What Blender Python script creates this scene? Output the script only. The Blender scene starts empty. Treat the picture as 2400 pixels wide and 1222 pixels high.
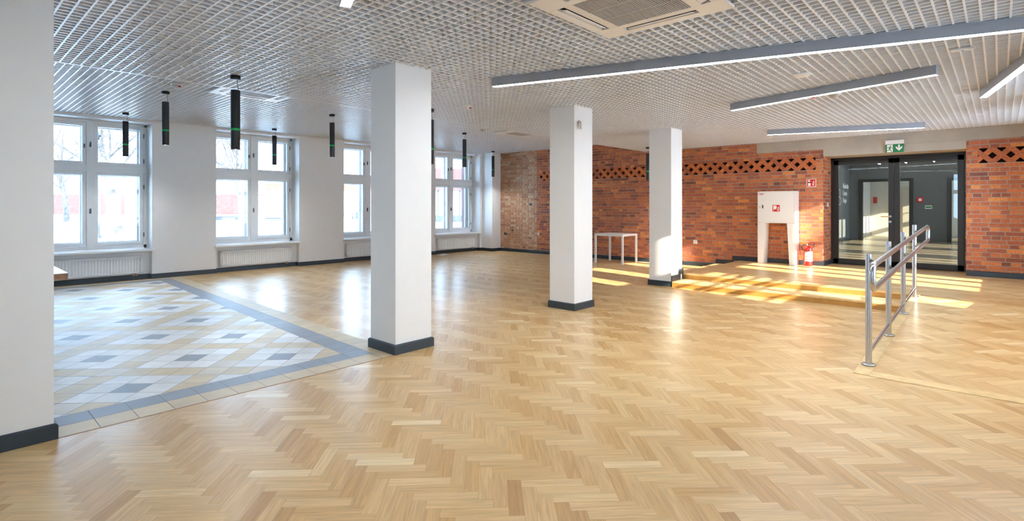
import bpy, math, random
from mathutils import Vector, Matrix
random.seed(11)
SC = bpy.context.scene
COL = SC.collection
PI = math.pi
R2 = math.sqrt(2.0)

# ------------------------------------------------------------------ dimensions
XB = 12.98      # face of the brick wall
YW = 12.90      # face of the window wall
YS = -1.0       # face of the wall beside the camera
HC = 2.95       # main grid ceiling
HU = 3.26       # grid ceiling near the windows
YE = 7.0        # edge between both ceilings
PZ = 0.21       # platform height
XD = 13.68      # plane of the glazed door
ZRS, ZRH = 0.63, 2.92    # sill and head of the windows beside the camera
SUN = Vector((0.21, 1.0, -0.35))

# ------------------------------------------------------------------ materials
def nodes_of(name):
    m = bpy.data.materials.new(name); m.use_nodes = True
    nt = m.node_tree
    return m, nt, nt.nodes['Principled BSDF']

def mat(name, col, rough=0.5, metal=0.0, var=0.04, scale=6.0, bump=0.0, bscale=40.0, spec=0.5):
    m, nt, b = nodes_of(name)
    b.inputs['Roughness'].default_value = rough
    b.inputs['Metallic'].default_value = metal
    b.inputs['Specular IOR Level'].default_value = spec
    tc = nt.nodes.new('ShaderNodeTexCoord')
    nz = nt.nodes.new('ShaderNodeTexNoise'); nz.inputs['Scale'].default_value = scale; nz.inputs['Detail'].default_value = 4
    nt.links.new(tc.outputs['Object'], nz.inputs['Vector'])
    cr = nt.nodes.new('ShaderNodeValToRGB')
    cr.color_ramp.elements[0].position = 0.3; cr.color_ramp.elements[1].position = 0.7
    cr.color_ramp.elements[0].color = tuple(max(0, c*(1-var)) for c in col) + (1,)
    cr.color_ramp.elements[1].color = tuple(min(1, c*(1+var)) for c in col) + (1,)
    nt.links.new(nz.outputs['Fac'], cr.inputs['Fac'])
    nt.links.new(cr.outputs['Color'], b.inputs['Base Color'])
    if bump:
        n2 = nt.nodes.new('ShaderNodeTexNoise'); n2.inputs['Scale'].default_value = bscale; n2.inputs['Detail'].default_value = 5
        nt.links.new(tc.outputs['Object'], n2.inputs['Vector'])
        bp = nt.nodes.new('ShaderNodeBump'); bp.inputs['Strength'].default_value = bump; bp.inputs['Distance'].default_value = 0.01
        nt.links.new(n2.outputs['Fac'], bp.inputs['Height'])
        nt.links.new(bp.outputs['Normal'], b.inputs['Normal'])
    return m

def emit(name, col, s):
    m, nt, b = nodes_of(name)
    b.inputs['Base Color'].default_value = (0.8, 0.8, 0.8, 1)
    b.inputs['Emission Color'].default_value = col + (1,)
    b.inputs['Emission Strength'].default_value = s
    return m

def glass(name, tint=(0.97, 0.99, 1.0), refl=1.0):
    m = bpy.data.materials.new(name); m.use_nodes = True
    nt = m.node_tree; nt.nodes.clear()
    o = nt.nodes.new('ShaderNodeOutputMaterial'); mx = nt.nodes.new('ShaderNodeMixShader')
    t = nt.nodes.new('ShaderNodeBsdfTransparent'); t.inputs['Color'].default_value = tint + (1,)
    g = nt.nodes.new('ShaderNodeBsdfGlossy'); g.inputs['Roughness'].default_value = 0.0
    f = nt.nodes.new('ShaderNodeFresnel'); f.inputs['IOR'].default_value = 1.45
    k = nt.nodes.new('ShaderNodeMath'); k.operation = 'MULTIPLY'; k.inputs[1].default_value = refl
    nt.links.new(f.outputs[0], k.inputs[0]); nt.links.new(k.outputs[0], mx.inputs['Fac'])
    nt.links.new(t.outputs[0], mx.inputs[1]); nt.links.new(g.outputs[0], mx.inputs[2])
    nt.links.new(mx.outputs[0], o.inputs['Surface'])
    return m

def ramp_mat(name, stops, rough, grain=None, bump=0.0, coat=0.0, rvar=0.0):
    """colour picked from a ramp by the per-piece random number kept in the 'rnd' UV layer;
    grain: fine streaks along the piece's own length ('uv' layer, metres)"""
    m, nt, b = nodes_of(name)
    L = nt.links.new
    b.inputs['Roughness'].default_value = rough
    b.inputs['Coat Weight'].default_value = coat
    b.inputs['Coat Roughness'].default_value = 0.18
    ur = nt.nodes.new('ShaderNodeUVMap'); ur.uv_map = 'rnd'
    sp = nt.nodes.new('ShaderNodeSeparateXYZ'); L(ur.outputs[0], sp.inputs[0])
    cr = nt.nodes.new('ShaderNodeValToRGB')
    e = cr.color_ramp.elements
    e[0].position = stops[0][0]; e[0].color = stops[0][1] + (1,)
    e[1].position = stops[-1][0]; e[1].color = stops[-1][1] + (1,)
    for p, c in stops[1:-1]:
        x = e.new(p); x.color = c + (1,)
    L(sp.outputs['X'], cr.inputs['Fac'])
    uu = nt.nodes.new('ShaderNodeUVMap'); uu.uv_map = 'uv'
    off = nt.nodes.new('ShaderNodeVectorMath'); off.operation = 'MULTIPLY_ADD'
    off.inputs[1].default_value = (37.0, 91.0, 0); L(ur.outputs[0], off.inputs[0]); L(uu.outputs[0], off.inputs[2])
    mp = nt.nodes.new('ShaderNodeMapping'); L(off.outputs[0], mp.inputs['Vector'])
    nz = nt.nodes.new('ShaderNodeTexNoise'); nz.inputs['Detail'].default_value = 6
    L(mp.outputs[0], nz.inputs['Vector'])
    mr = nt.nodes.new('ShaderNodeMapRange')
    L(nz.outputs['Fac'], mr.inputs['Value'])
    mr.inputs['From Min'].default_value = 0.3; mr.inputs['From Max'].default_value = 0.7
    if grain == 'wood':
        mp.inputs['Scale'].default_value = (2.6, 48.0, 1); nz.inputs['Scale'].default_value = 1.0; nz.inputs['Distortion'].default_value = 1.3
        mr.inputs['To Min'].default_value = 0.80; mr.inputs['To Max'].default_value = 1.12
    elif grain == 'tile':
        mp.inputs['Scale'].default_value = (5, 5, 1); nz.inputs['Scale'].default_value = 1.0
        mr.inputs['To Min'].default_value = 0.9; mr.inputs['To Max'].default_value = 1.08
    else:
        mp.inputs['Scale'].default_value = (28, 34, 1); nz.inputs['Scale'].default_value = 1.0
        mr.inputs['To Min'].default_value = 0.72; mr.inputs['To Max'].default_value = 1.2
    mx = nt.nodes.new('ShaderNodeVectorMath'); mx.operation = 'SCALE'
    L(cr.outputs['Color'], mx.inputs[0]); L(mr.outputs[0], mx.inputs['Scale'])
    L(mx.outputs[0], b.inputs['Base Color'])
    if rvar:
        r2 = nt.nodes.new('ShaderNodeMapRange'); L(nz.outputs['Fac'], r2.inputs['Value'])
        r2.inputs['To Min'].default_value = rough - rvar; r2.inputs['To Max'].default_value = rough + rvar
        L(r2.outputs[0], b.inputs['Roughness'])
    if bump:
        bp = nt.nodes.new('ShaderNodeBump'); bp.inputs['Strength'].default_value = bump; bp.inputs['Distance'].default_value = 0.004
        L(nz.outputs['Fac'], bp.inputs['Height']); L(bp.outputs['Normal'], b.inputs['Normal'])
    return m

M = {}
M['white_wall'] = mat('white_wall_paint', (0.84, 0.84, 0.835), 0.6, var=0.01, bump=0.05, bscale=120)
M['plaster'] = mat('grey_plaster', (0.44, 0.40, 0.34), 0.8, var=0.10, scale=2.5, bump=0.1, bscale=60)
M['white_paint'] = mat('white_lacquer', (0.82, 0.83, 0.83), 0.3, var=0.01)
M['white_plastic'] = mat('white_plastic', (0.80, 0.79, 0.77), 0.4, var=0.01)
M['cassette'] = mat('cream_plastic', (0.82, 0.785, 0.74), 0.45, var=0.01)
M['cassette_grille'] = mat('grey_grille_plastic', (0.46, 0.435, 0.405), 0.5, var=0.02)
M['dark_slot'] = mat('dark_recess', (0.03, 0.03, 0.035), 0.7)
M['grid'] = mat('ceiling_grid_paint', (0.76, 0.765, 0.78), 0.35, var=0.01)
M['void'] = mat('ceiling_void_paint', (0.20, 0.20, 0.21), 0.9)
M['base'] = mat('slate_blue_baseboard', (0.030, 0.045, 0.060), 0.32, var=0.06)
M['black_metal'] = mat('black_powder_coat', (0.012, 0.012, 0.013), 0.35, var=0.05)
M['charcoal'] = mat('charcoal_tube', (0.020, 0.023, 0.028), 0.45, var=0.05)
M['green_ring'] = mat('green_plastic', (0.0, 0.45, 0.10), 0.4, var=0.02)
M['alu'] = mat('grey_aluminium', (0.33, 0.355, 0.40), 0.42, metal=0.1, var=0.03)
M['steel'] = mat('brushed_steel', (0.50, 0.51, 0.53), 0.25, metal=1.0, var=0.05, scale=30)
M['steel_dark'] = mat('dark_steel', (0.10, 0.10, 0.11), 0.35, metal=0.7)
M['oak'] = mat('oak_nosing', (0.70, 0.50, 0.24), 0.35, var=0.16, scale=9)
M['oak_riser'] = mat('oak_riser', (0.46, 0.235, 0.055), 0.38, var=0.12, scale=7)
M['oak_dark'] = mat('parquet_joint', (0.30, 0.19, 0.09), 0.6)
M['grout'] = mat('tile_grout', (0.23, 0.23, 0.25), 0.7)
M['mortar'] = mat('mortar', (0.48, 0.41, 0.34), 0.9, var=0.15, scale=20, bump=0.3, bscale=150)
M['recess'] = mat('shaded_recess', (0.035, 0.010, 0.006), 0.9)  # lattice recess: shade between the bricks painted as a dark tone
M['red'] = mat('signal_red', (0.60, 0.015, 0.012), 0.35, var=0.03)
M['sign_white'] = mat('sign_white', (0.85, 0.83, 0.80), 0.5, var=0.01)
M['sign_green'] = mat('sign_green', (0.0, 0.19, 0.065), 0.4, var=0.04)
M['rubber'] = mat('black_rubber', (0.012, 0.012, 0.012), 0.5)
M['ply'] = mat('plywood_edge', (0.42, 0.23, 0.13), 0.5, var=0.2, scale=30)
M['hall_dark'] = mat('anthracite_wall', (0.10, 0.105, 0.11), 0.5, var=0.05)
M['hall_light'] = mat('cream_wall', (0.60, 0.56, 0.49), 0.6, var=0.03)
M['hall_floor'] = mat('dark_laminate', (0.24, 0.19, 0.13), 0.25, var=0.12, scale=3)
M['beige'] = mat('beige_door', (0.50, 0.44, 0.35), 0.5)
M['snow'] = mat('snow', (0.86, 0.88, 0.92), 0.8, var=0.03, scale=0.3, bump=0.2, bscale=3)
M['bark'] = mat('frosted_bark', (0.05, 0.048, 0.047), 0.9, var=0.5, scale=3)
M['far_brick'] = mat('park_wall_brick', (0.080, 0.031, 0.027), 0.9, var=0.25, scale=1.5)
M['far_red'] = mat('rust_cladding', (0.095, 0.029, 0.018), 0.7, var=0.1, scale=4)
M['far_panel'] = mat('pale_cladding', (0.30, 0.34, 0.35), 0.6, var=0.05)
M['far_groove'] = mat('cladding_joint', (0.03, 0.045, 0.05), 0.7)
M['far_block'] = mat('sun_block_render', (0.55, 0.53, 0.50), 0.8)
M['stone'] = mat('granite', (0.05, 0.052, 0.06), 0.8, var=0.4, scale=12)
M['bin'] = mat('blue_grey_bin', (0.022, 0.032, 0.05), 0.5)
M['iron'] = mat('cast_iron', (0.012, 0.014, 0.02), 0.5)
M['bench_wood'] = mat('bench_slat', (0.10, 0.045, 0.035), 0.6, var=0.1)
M['copper'] = mat('brass_valve', (0.45, 0.30, 0.20), 0.35, metal=0.8)
M['paper'] = mat('crumpled_paper', (0.78, 0.78, 0.78), 0.6, var=0.05)
M['lever'] = mat('bronze_lever', (0.62, 0.45, 0.28), 0.3, metal=0.7)
M['led'] = emit('led_diffuser', (0.94, 0.97, 1.0), 24.0)
M['led_soft'] = emit('lobby_light_line', (1.0, 0.97, 0.93), 5.0)
M['spot'] = emit('pendant_lamp_glow', (0.94, 0.97, 1.0), 560.0)
M['glass'] = glass('window_glass')
M['door_glass'] = glass('door_glass', (0.86, 0.90, 0.88), 1.0)
M['lamp_glass'] = glass('lantern_glass', (0.8, 0.85, 0.9))

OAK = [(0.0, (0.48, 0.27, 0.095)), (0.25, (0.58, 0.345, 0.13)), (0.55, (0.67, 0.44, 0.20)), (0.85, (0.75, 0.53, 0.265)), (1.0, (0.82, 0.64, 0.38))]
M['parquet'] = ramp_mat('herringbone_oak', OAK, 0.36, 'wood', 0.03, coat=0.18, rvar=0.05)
M['tile'] = ramp_mat('floor_tile', [(0.0, (0.27, 0.30, 0.35)), (0.18, (0.33, 0.36, 0.41)), (0.3, (0.60, 0.48, 0.31)), (0.48, (0.68, 0.56, 0.37)), (0.6, (0.70, 0.70, 0.69)), (1.0, (0.82, 0.82, 0.81))], 0.46, 'tile', 0.02, rvar=0.06)
M['tile'].node_tree.nodes['Color Ramp'].color_ramp.interpolation = 'LINEAR'
M['brick'] = ramp_mat('red_brick', [(0.0, (0.20, 0.07, 0.047)), (0.2, (0.32, 0.097, 0.055)), (0.5, (0.47, 0.14, 0.06)), (0.8, (0.62, 0.195, 0.06)), (1.0, (0.74, 0.28, 0.08))], 0.85, None, 0.35)
M['pale_brick'] = ramp_mat('pale_brick', [(0.0, (0.30, 0.16, 0.11)), (0.25, (0.46, 0.22, 0.12)), (0.6, (0.58, 0.33, 0.19)), (1.0, (0.66, 0.50, 0.34))], 0.9, None, 0.35)

# ------------------------------------------------------------------ mesh builder
class MB:
    def __init__(s):
        s.v = []; s.f = []; s.m = []; s.uv = []; s.rn = []; s.sm = []; s.has_uv = False
    def face(s, pts, m=0, uv=None, rn=(0, 0), sm=False):
        i = len(s.v); s.v.extend(tuple(p) for p in pts)
        s.f.append(tuple(range(i, i+len(pts)))); s.m.append(m); s.sm.append(sm)
        if uv: s.has_uv = True
        s.uv.append(uv or [(0, 0)]*len(pts)); s.rn.append(rn)
    def mesh(s, vs, fs, m=0, sm=False):
        i = len(s.v); s.v.extend(tuple(p) for p in vs)
        for f in fs:
            s.f.append(tuple(i+k for k in f)); s.m.append(m); s.sm.append(sm); s.uv.append([(0, 0)]*len(f)); s.rn.append((0, 0))
    def box(s, x0, x1, y0, y1, z0, z1, m=0, T=None):
        vs = [Vector((x, y, z)) for x in (x0, x1) for y in (y0, y1) for z in (z0, z1)]
        if T: vs = [T @ v for v in vs]
        s.mesh(vs, [(0, 1, 3, 2), (4, 6, 7, 5), (0, 4, 5, 1), (2, 3, 7, 6), (0, 2, 6, 4), (1, 5, 7, 3)], m)
    def prism(s, poly, axis, a, b, m=0):
        """extrude a 2-D polygon along an axis ('x','y','z') from a to b"""
        def p3(p, t):
            return {'x': (t, p[0], p[1]), 'y': (p[0], t, p[1]), 'z': (p[0], p[1], t)}[axis]
        n = len(poly)
        vs = [p3(p, a) for p in poly] + [p3(p, b) for p in poly]
        fs = [tuple(range(n))[::-1], tuple(range(n, 2*n))] + [(i, (i+1) % n, n+(i+1) % n, n+i) for i in range(n)]
        s.mesh(vs, fs, m)
    def tube(s, pts, r, n=12, m=0, closed=False, caps=True):
        pts = [Vector(p) for p in pts]; N = len(pts)
        rs = r if isinstance(r, (list, tuple)) else [r]*N
        rings = []; up = None
        for i, p in enumerate(pts):
            if closed: t = (pts[(i+1) % N]-pts[i-1]).normalized()
            else: t = (pts[min(i+1, N-1)]-pts[max(i-1, 0)]).normalized()
            if up is None:
                up = t.orthogonal().normalized()
            up = (up - t*up.dot(t)).normalized() if (up - t*up.dot(t)).length > 1e-6 else t.orthogonal().normalized()
            w = t.cross(up)
            rings.append([p + (up*math.cos(2*PI*k/n) + w*math.sin(2*PI*k/n))*rs[i] for k in range(n)])
        vs = [v for g in rings for v in g]; fs = []
        for i in range(N if closed else N-1):
            j = (i+1) % N
            for k in range(n):
                fs.append((i*n+k, i*n+(k+1) % n, j*n+(k+1) % n, j*n+k))
        s.mesh(vs, fs, m, True)
        if caps and not closed:
            s.mesh(rings[0], [tuple(range(n))[::-1]], m); s.mesh(rings[-1], [tuple(range(n))], m)
    def lathe(s, prof, c=(0, 0, 0), n=28, m=0, sm=True):
        vs = []; fs = []
        for r, z in prof:
            for k in range(n):
                a = 2*PI*k/n; vs.append((c[0]+max(r, 1e-5)*math.cos(a), c[1]+max(r, 1e-5)*math.sin(a), c[2]+z))
        for i in range(len(prof)-1):
            for k in range(n):
                fs.append((i*n+k, i*n+(k+1) % n, (i+1)*n+(k+1) % n, (i+1)*n+k))
        s.mesh(vs, fs, m, sm)
    def build(s, name, mats, parent=None, bevel=0, loc=None):
        me = bpy.data.meshes.new(name)
        me.from_pydata(s.v, [], s.f); me.update()
        for x in (mats if isinstance(mats, list) else [mats]): me.materials.append(x)
        me.polygons.foreach_set('material_index', s.m)
        me.polygons.foreach_set('use_smooth', s.sm)
        if s.has_uv:
            a = me.uv_layers.new(name='uv'); b = me.uv_layers.new(name='rnd')
            fa = []; fb = []
            for uv, rn in zip(s.uv, s.rn):
                for q in uv: fa.extend(q); fb.extend(rn)
            a.data.foreach_set('uv', fa); b.data.foreach_set('uv', fb)
        o = bpy.data.objects.new(name, me); COL.objects.link(o)
        if parent: o.parent = parent
        if loc: o.location = loc
        if bevel:
            bv = o.modifiers.new('bevel', 'BEVEL'); bv.width = bevel; bv.segments = 2; bv.limit_method = 'ANGLE'; bv.angle_limit = math.radians(50)
        return o

def thing(name, label, cat, loc=(0, 0, 0), rz=0.0, group=None):
    o = bpy.data.objects.new(name, None); COL.objects.link(o)
    o.location = loc; o.rotation_euler = (0, 0, rz); o.empty_display_size = 0.1
    return tag(o, label, cat, group)
def tag(o, label, cat, group=None):
    o['label'] = label; o['category'] = cat
    if group: o['group'] = group
    return o
def structure(o, label=None):
    o['kind'] = 'structure'
    if label: o['label'] = label
    return o
def dup(root, label, loc, rz=None, group=None):
    r = root.copy(); COL.objects.link(r); r.location = loc; r['label'] = label
    if rz is not None: r.rotation_euler = (0, 0, rz)
    if group: r['group'] = group
    for ch in list(root.children):
        c = ch.copy(); COL.objects.link(c); c.parent = r
        for g in ch.children:
            d = g.copy(); COL.objects.link(d); d.parent = c
    return r

def clip(poly, inside, inter):
    out = []
    for i, p in enumerate(poly):
        q = poly[(i+1) % len(poly)]
        a, b = inside(p), inside(q)
        if a: out.append(p)
        if a != b: out.append(inter(p, q))
    return out
def clip_convex(poly, region):
    """clip poly by a convex CCW region"""
    for i in range(len(region)):
        a = region[i]; b = region[(i+1) % len(region)]
        nx, ny = -(b[1]-a[1]), b[0]-a[0]
        d = lambda p: (p[0]-a[0])*nx + (p[1]-a[1])*ny
        def inter(p, q):
            t = d(p)/(d(p)-d(q)); return (p[0]+(q[0]-p[0])*t, p[1]+(q[1]-p[1])*t)
        poly = clip(poly, lambda p: d(p) >= -1e-9, inter)
        if len(poly) < 3: return []
    return poly
def area(p):
    return abs(sum(p[i][0]*p[(i+1) % len(p)][1]-p[(i+1) % len(p)][0]*p[i][1] for i in range(len(p))))/2

# ------------------------------------------------------------------ floor: herringbone parquet
PL, PW = 0.336, 0.0765
def to_xy(r, v): return ((r+v)/R2, (v-r)/R2)
def herringbone(mb, regions, zf, gap=0.0004):
    xs = [p[0] for g in regions for p in g]; ys = [p[1] for g in regions for p in g]
    corners = [(x, y) for x in (min(xs), max(xs)) for y in (min(ys), max(ys))]
    rr = [(x-y)/R2 for x, y in corners]; vv = [(x+y)/R2 for x, y in corners]
    r0, r1, v0, v1 = min(rr)-1, max(rr)+1, min(vv)-1, max(vv)+1
    o = (0.101, 2.913)
    # lattice: A=(W,-W), B=(L,L) in (r,v)
    for j in range(-60, 60):
        for k in range(-420, 420):
            br = o[0] + k*PW + j*PL; bv = o[1] - k*PW + j*PL
            if br > r1 or br < r0-1 or bv > v1 or bv < v0-1: continue
            rng = random.Random(j*100003+k*17+5)
            for kind in (0, 1):
                if kind == 0: a = (br, bv, br+PL, bv+PW)
                else: a = (br+PL, bv, br+PL+PW, bv+PL)
                x0, y0, x1, y1 = a[0]+gap, a[1]+gap, a[2]-gap, a[3]-gap
                q = [(x0, y0), (x1, y0), (x1, y1), (x0, y1)]
                qw = [to_xy(*p) for p in q]
                qc = ((qw[0][0]+qw[2][0])/2, (qw[0][1]+qw[2][1])/2)
                t = min(1, max(0, rng.gauss(0.66 if kind == 0 else 0.43, 0.14)))  # view-dependent sheen painted in: one plank direction lighter, the other darker
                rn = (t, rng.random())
                for g in regions:
                    pc = clip_convex(qw, g)
                    if len(pc) < 3 or area(pc) < 2e-5: continue
                    uv = []
                    for x, y in pc:
                        r_, v_ = (x-y)/R2, (x+y)/R2
                        uv.append((r_-x0, v_-y0) if kind == 0 else (v_-y0, r_-x0))
                    mb.face([(x, y, zf(x, y)) for x, y in pc], 0, uv, rn)

TX0, TX1, TY0 = 3.25, 3.60, 4.49                     # outer edge of the tiled field
def xe(y, inset=0.0): return TX0 + (TX1-TX0)*(y-TY0)/(YW-TY0) - inset
mb = MB()
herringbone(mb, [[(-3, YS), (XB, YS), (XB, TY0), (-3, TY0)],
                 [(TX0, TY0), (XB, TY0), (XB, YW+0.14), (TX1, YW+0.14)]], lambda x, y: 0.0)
mb.box(-3.2, XD+0.2, YS-0.6, YW+0.7, -0.12, -0.004, 1)
floor = structure(mb.build('floor', [M['parquet'], M['oak_dark']]))

# tiled field with borders
mb = MB()
def tile_poly(poly, t, uvf):
    if len(poly) >= 3 and area(poly) > 2e-5:
        mb.face([(x, y, 0.0005) for x, y in poly], 0, [uvf(x, y) for x, y in poly], (t, random.random()))
g = 0.0022
BW = 0.222
def blue(): return random.uniform(0.02, 0.16)
def yellow(): return random.uniform(0.36, 0.48)
def white(): return random.uniform(0.64, 1.0)
def beige(): return random.uniform(0.40, 0.55)
YI0, YI1 = TY0+2*BW, YW-2*BW
inner = [(-3, YI0), (xe(YI0, 2*BW), YI0), (xe(YI1, 2*BW), YI1), (-3, YI1)]
TS = 0.22
r0, v0 = -2.934-TS/2, 5.404-TS/2
for i in range(-70, 40):
    for j in range(-30, 60):
        r, v = r0+(i-1)*TS, v0+(j-1)*TS
        q = [to_xy(*p) for p in ((r+g, v+g), (r+TS-g, v+g), (r+TS-g, v+TS-g), (r+g, v+TS-g))]
        if not any(-3.4 < x < 3.6 and 4.3 < y < 13.2 for x, y in q): continue
        i4, j4 = i % 4, j % 4
        t = beige() if (i4 == 3 or j4 == 3) else (blue() if (i4 == 1 and j4 == 1) else white())
        tile_poly(clip_convex(q, inner), t, lambda x, y: (x, y))
n = int((TX1+3)/BW)+2
for strip, tf in ((0, yellow), (1, blue)):
    ya, yb = TY0+strip*BW, TY0+(strip+1)*BW
    for k in range(n):                                # along the hall side
        xa = 0.783 + (k-18)*BW
        xb = min(xa+BW, xe(ya, (strip+1)*BW))
        if xb-xa < 0.01 or xa < -3: continue
        tile_poly([(xa+g, ya+g), (xb-g, ya+g), (xb-g, yb-g), (xa+g, yb-g)], tf(), lambda x, y: (x, y))
    ya, yb = YW-(strip+1)*BW, YW-strip*BW
    for k in range(n):                                # along the window wall
        xa = -3.0 + k*BW*1.9
        xb = min(xa+BW*1.9, xe(ya, (strip+1)*BW))
        if xb-xa < 0.01: continue
        tile_poly([(xa+g, ya+g), (xb-g, ya+g), (xb-g, yb-g), (xa+g, yb-g)], tf(), lambda x, y: (x, y))
    y = TY0 + strip*BW                               # along the right edge
    while y < YW-strip*BW-0.01:
        y2 = min(y+BW, YW-strip*BW)
        tile_poly([(xe(y, (strip+1)*BW)+g, y+g), (xe(y, strip*BW)-g, y+g), (xe(y2, strip*BW)-g, y2-g), (xe(y2, (strip+1)*BW)+g, y2-g)], tf(), lambda x, y: (x, y))
        y = y2
mb.face([(-3, TY0, -0.001), (xe(TY0), TY0, -0.001), (xe(YW), YW, -0.001), (-3, YW, -0.001)], 1)
mb.box(-3, xe(TY0), TY0-0.012, TY0, -0.01, 0.002, 2)
tile_floor = structure(mb.build('floor_tiled', [M['tile'], M['grout'], M['ply']]))

# ------------------------------------------------------------------ walls
WIN = [(-1.93, -0.03), (1.2, 3.1), (4.32, 6.23), (7.46, 9.36), (10.59, 12.49)]   # openings, window wall
ZS, ZH = 0.62, 3.205
NZ = YW + 0.12                                        # back of the radiator niches
YF = YW + 0.39                                        # plane of the window frames
YO = YW + 0.66                                        # outer face
mb = MB()
edges = [-3.2] + [e for w in WIN for e in w] + [XB]
for i in range(0, len(edges), 2):
    mb.box(edges[i], edges[i+1], YW, YO, -0.01, 3.75)
for a, b in WIN:
    mb.box(a, b, NZ, YO, -0.01, ZS-0.03)
    mb.box(a, b, YW, YO, ZH, 3.75)
mb.box(12.58, XB+0.3, 12.40, YW, -0.01, 3.75)         # pier in the corner
structure(mb.build('wall_left', M['white_wall']))
mb = MB()
FW = [(0.3, 1.6)]  # unseen window added behind the camera to bring in more daylight
ed = [YS-0.12] + [e for w in FW for e in w] + [YW]
for i in range(0, len(ed), 2): mb.box(-3.2, -3.0, ed[i], ed[i+1], -0.3, 3.75)
for a, b in FW: mb.box(-3.2, -3.0, a, b, -0.3, ZRS); mb.box(-3.2, -3.0, a, b, ZRH, 3.75)
structure(mb.build('wall_front', M['white_wall']))

WR = [(-1.93, -0.03), (4.32, 6.23), (7.36, 9.28), (10.36, 12.2)]      # openings, wall beside the camera
HW = [(14.4, 16.3), (17.5, 19.4), (20.6, 22.5), (25.2, 27.2)]       # same wall further on, in the lobby
mb = MB()
ed = [-3.2] + [e for w in WR+HW for e in w] + [28.0]
for i in range(0, len(ed), 2): mb.box(ed[i], ed[i+1], YS-0.12, YS, -0.3, 3.75)
for a, b in WR+HW:
    mb.box(a, b, YS-0.12, YS, -0.3, ZRS); mb.box(a, b, YS-0.12, YS, ZRH, 3.75)
structure(mb.build('wall_right', M['white_wall']))

# brick wall ---------------------------------------------------------------
def cut(rect, holes, eps=0.008):
    rs = [rect]
    for hx0, hx1, hz0, hz1 in holes:
        out = []
        for x0, x1, z0, z1 in rs:
            if hx1 <= x0 or hx0 >= x1 or hz1 <= z0 or hz0 >= z1: out.append((x0, x1, z0, z1)); continue
            a, b = max(x0, hx0), min(x1, hx1)
            if hx0 > x0: out.append((x0, hx0, z0, z1))
            if hx1 < x1: out.append((hx1, x1, z0, z1))
            if hz0 > z0: out.append((a, b, z0, hz0))
            if hz1 < z1: out.append((a, b, hz1, z1))
        rs = [r for r in out if r[1]-r[0] > eps and r[3]-r[2] > eps]
    return rs
CO, BL, MJ = 0.0775, 0.262, 0.0135
def lay_bricks(mb, s0, s1, z0, zend, zoff, holes, place, m, seed, depth=0.02):
    """English bond; place(s, z, d) -> xyz with d = depth behind the face"""
    rng = random.Random(seed); row = 0
    z = zoff
    while z < zend:
        head = row % 2 == 0
        w = BL/2 if head else BL
        s = s0 - (w*0.25 if head else w*0.5) - rng.random()*0.02
        while s < s1:
            ww = w*rng.uniform(0.95, 1.05)
            a, b = max(s, s0), min(s+ww-MJ, s1)
            c, d = max(z, z0), min(z+CO-MJ, zend)
            if b-a > 0.012 and d-c > 0.012:
                t = min(1, max(0, rng.gauss(0.52, 0.23)))
                rn = (t, rng.random()); jit = rng.uniform(-0.0015, 0.002)
                for (x0, x1, y0, y1) in cut((a, b, c, d), holes):
                    P = [place(u, v, k) for k in (jit, depth) for u, v in ((x0, y0), (x1, y0), (x1, y1), (x0, y1))]
                    uv = [(x0, y0), (x1, y0), (x1, y1), (x0, y1)]
                    mb.face(P[:4][::-1], m, uv[::-1], rn)
                    for q in range(4):
                        r_ = (q+1) % 4
                        mb.face([P[q], P[r_], P[4+r_], P[4+q]], m, [uv[q], uv[r_], uv[r_], uv[q]], rn)
            s += ww
        z += CO; row += 1
LZ0, LZ1 = 2.285, 2.556
Y_R, Y_L = 0.459, 2.80                                # door opening
LATS = [(-1.0, 0.30), (2.95, 10.68)]
ZT = 3.4
door_hole = (Y_R, Y_L, -0.2, 2.566)
beam = [(-1.2, 4.16, 2.72, 3.8), (Y_R, Y_L, 2.5, 3.8)]
holes = [door_hole] + beam + [(a, b, LZ0, LZ1) for a, b in LATS]
mb = MB()
onb = lambda s, z, d: (XB+d, s, z)
lay_bricks(mb, -1.0, 10.80, 0.0, LZ0, 0.0375-CO, holes, onb, 0, 3)
lay_bricks(mb, -1.0, 10.80, LZ0, LZ1, LZ0, holes, onb, 0, 4)
lay_bricks(mb, -1.0, 10.80, LZ1, ZT, LZ1, holes, onb, 0, 5)
lay_bricks(mb, 10.81, 12.41, 0.0, ZT, -0.02, holes, onb, 3, 6)
for (a, b, c, d) in cut((-1.2, 12.9, -0.2, 3.75), holes):
    mb.box(XB+0.007, XD+0.12, a, b, c, d, 1)
lay_bricks(mb, XB+0.02, XD, 0.0, 2.566, 0.0375-CO, [], lambda s, z, d: (s, Y_L-0.008+d, z), 0, 8, 0.012)
lay_bricks(mb, XB+0.02, XD, 0.0, 2.566, 0.0375-CO, [], lambda s, z, d: (s, Y_R+0.008-d, z), 0, 9, 0.012)
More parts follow.
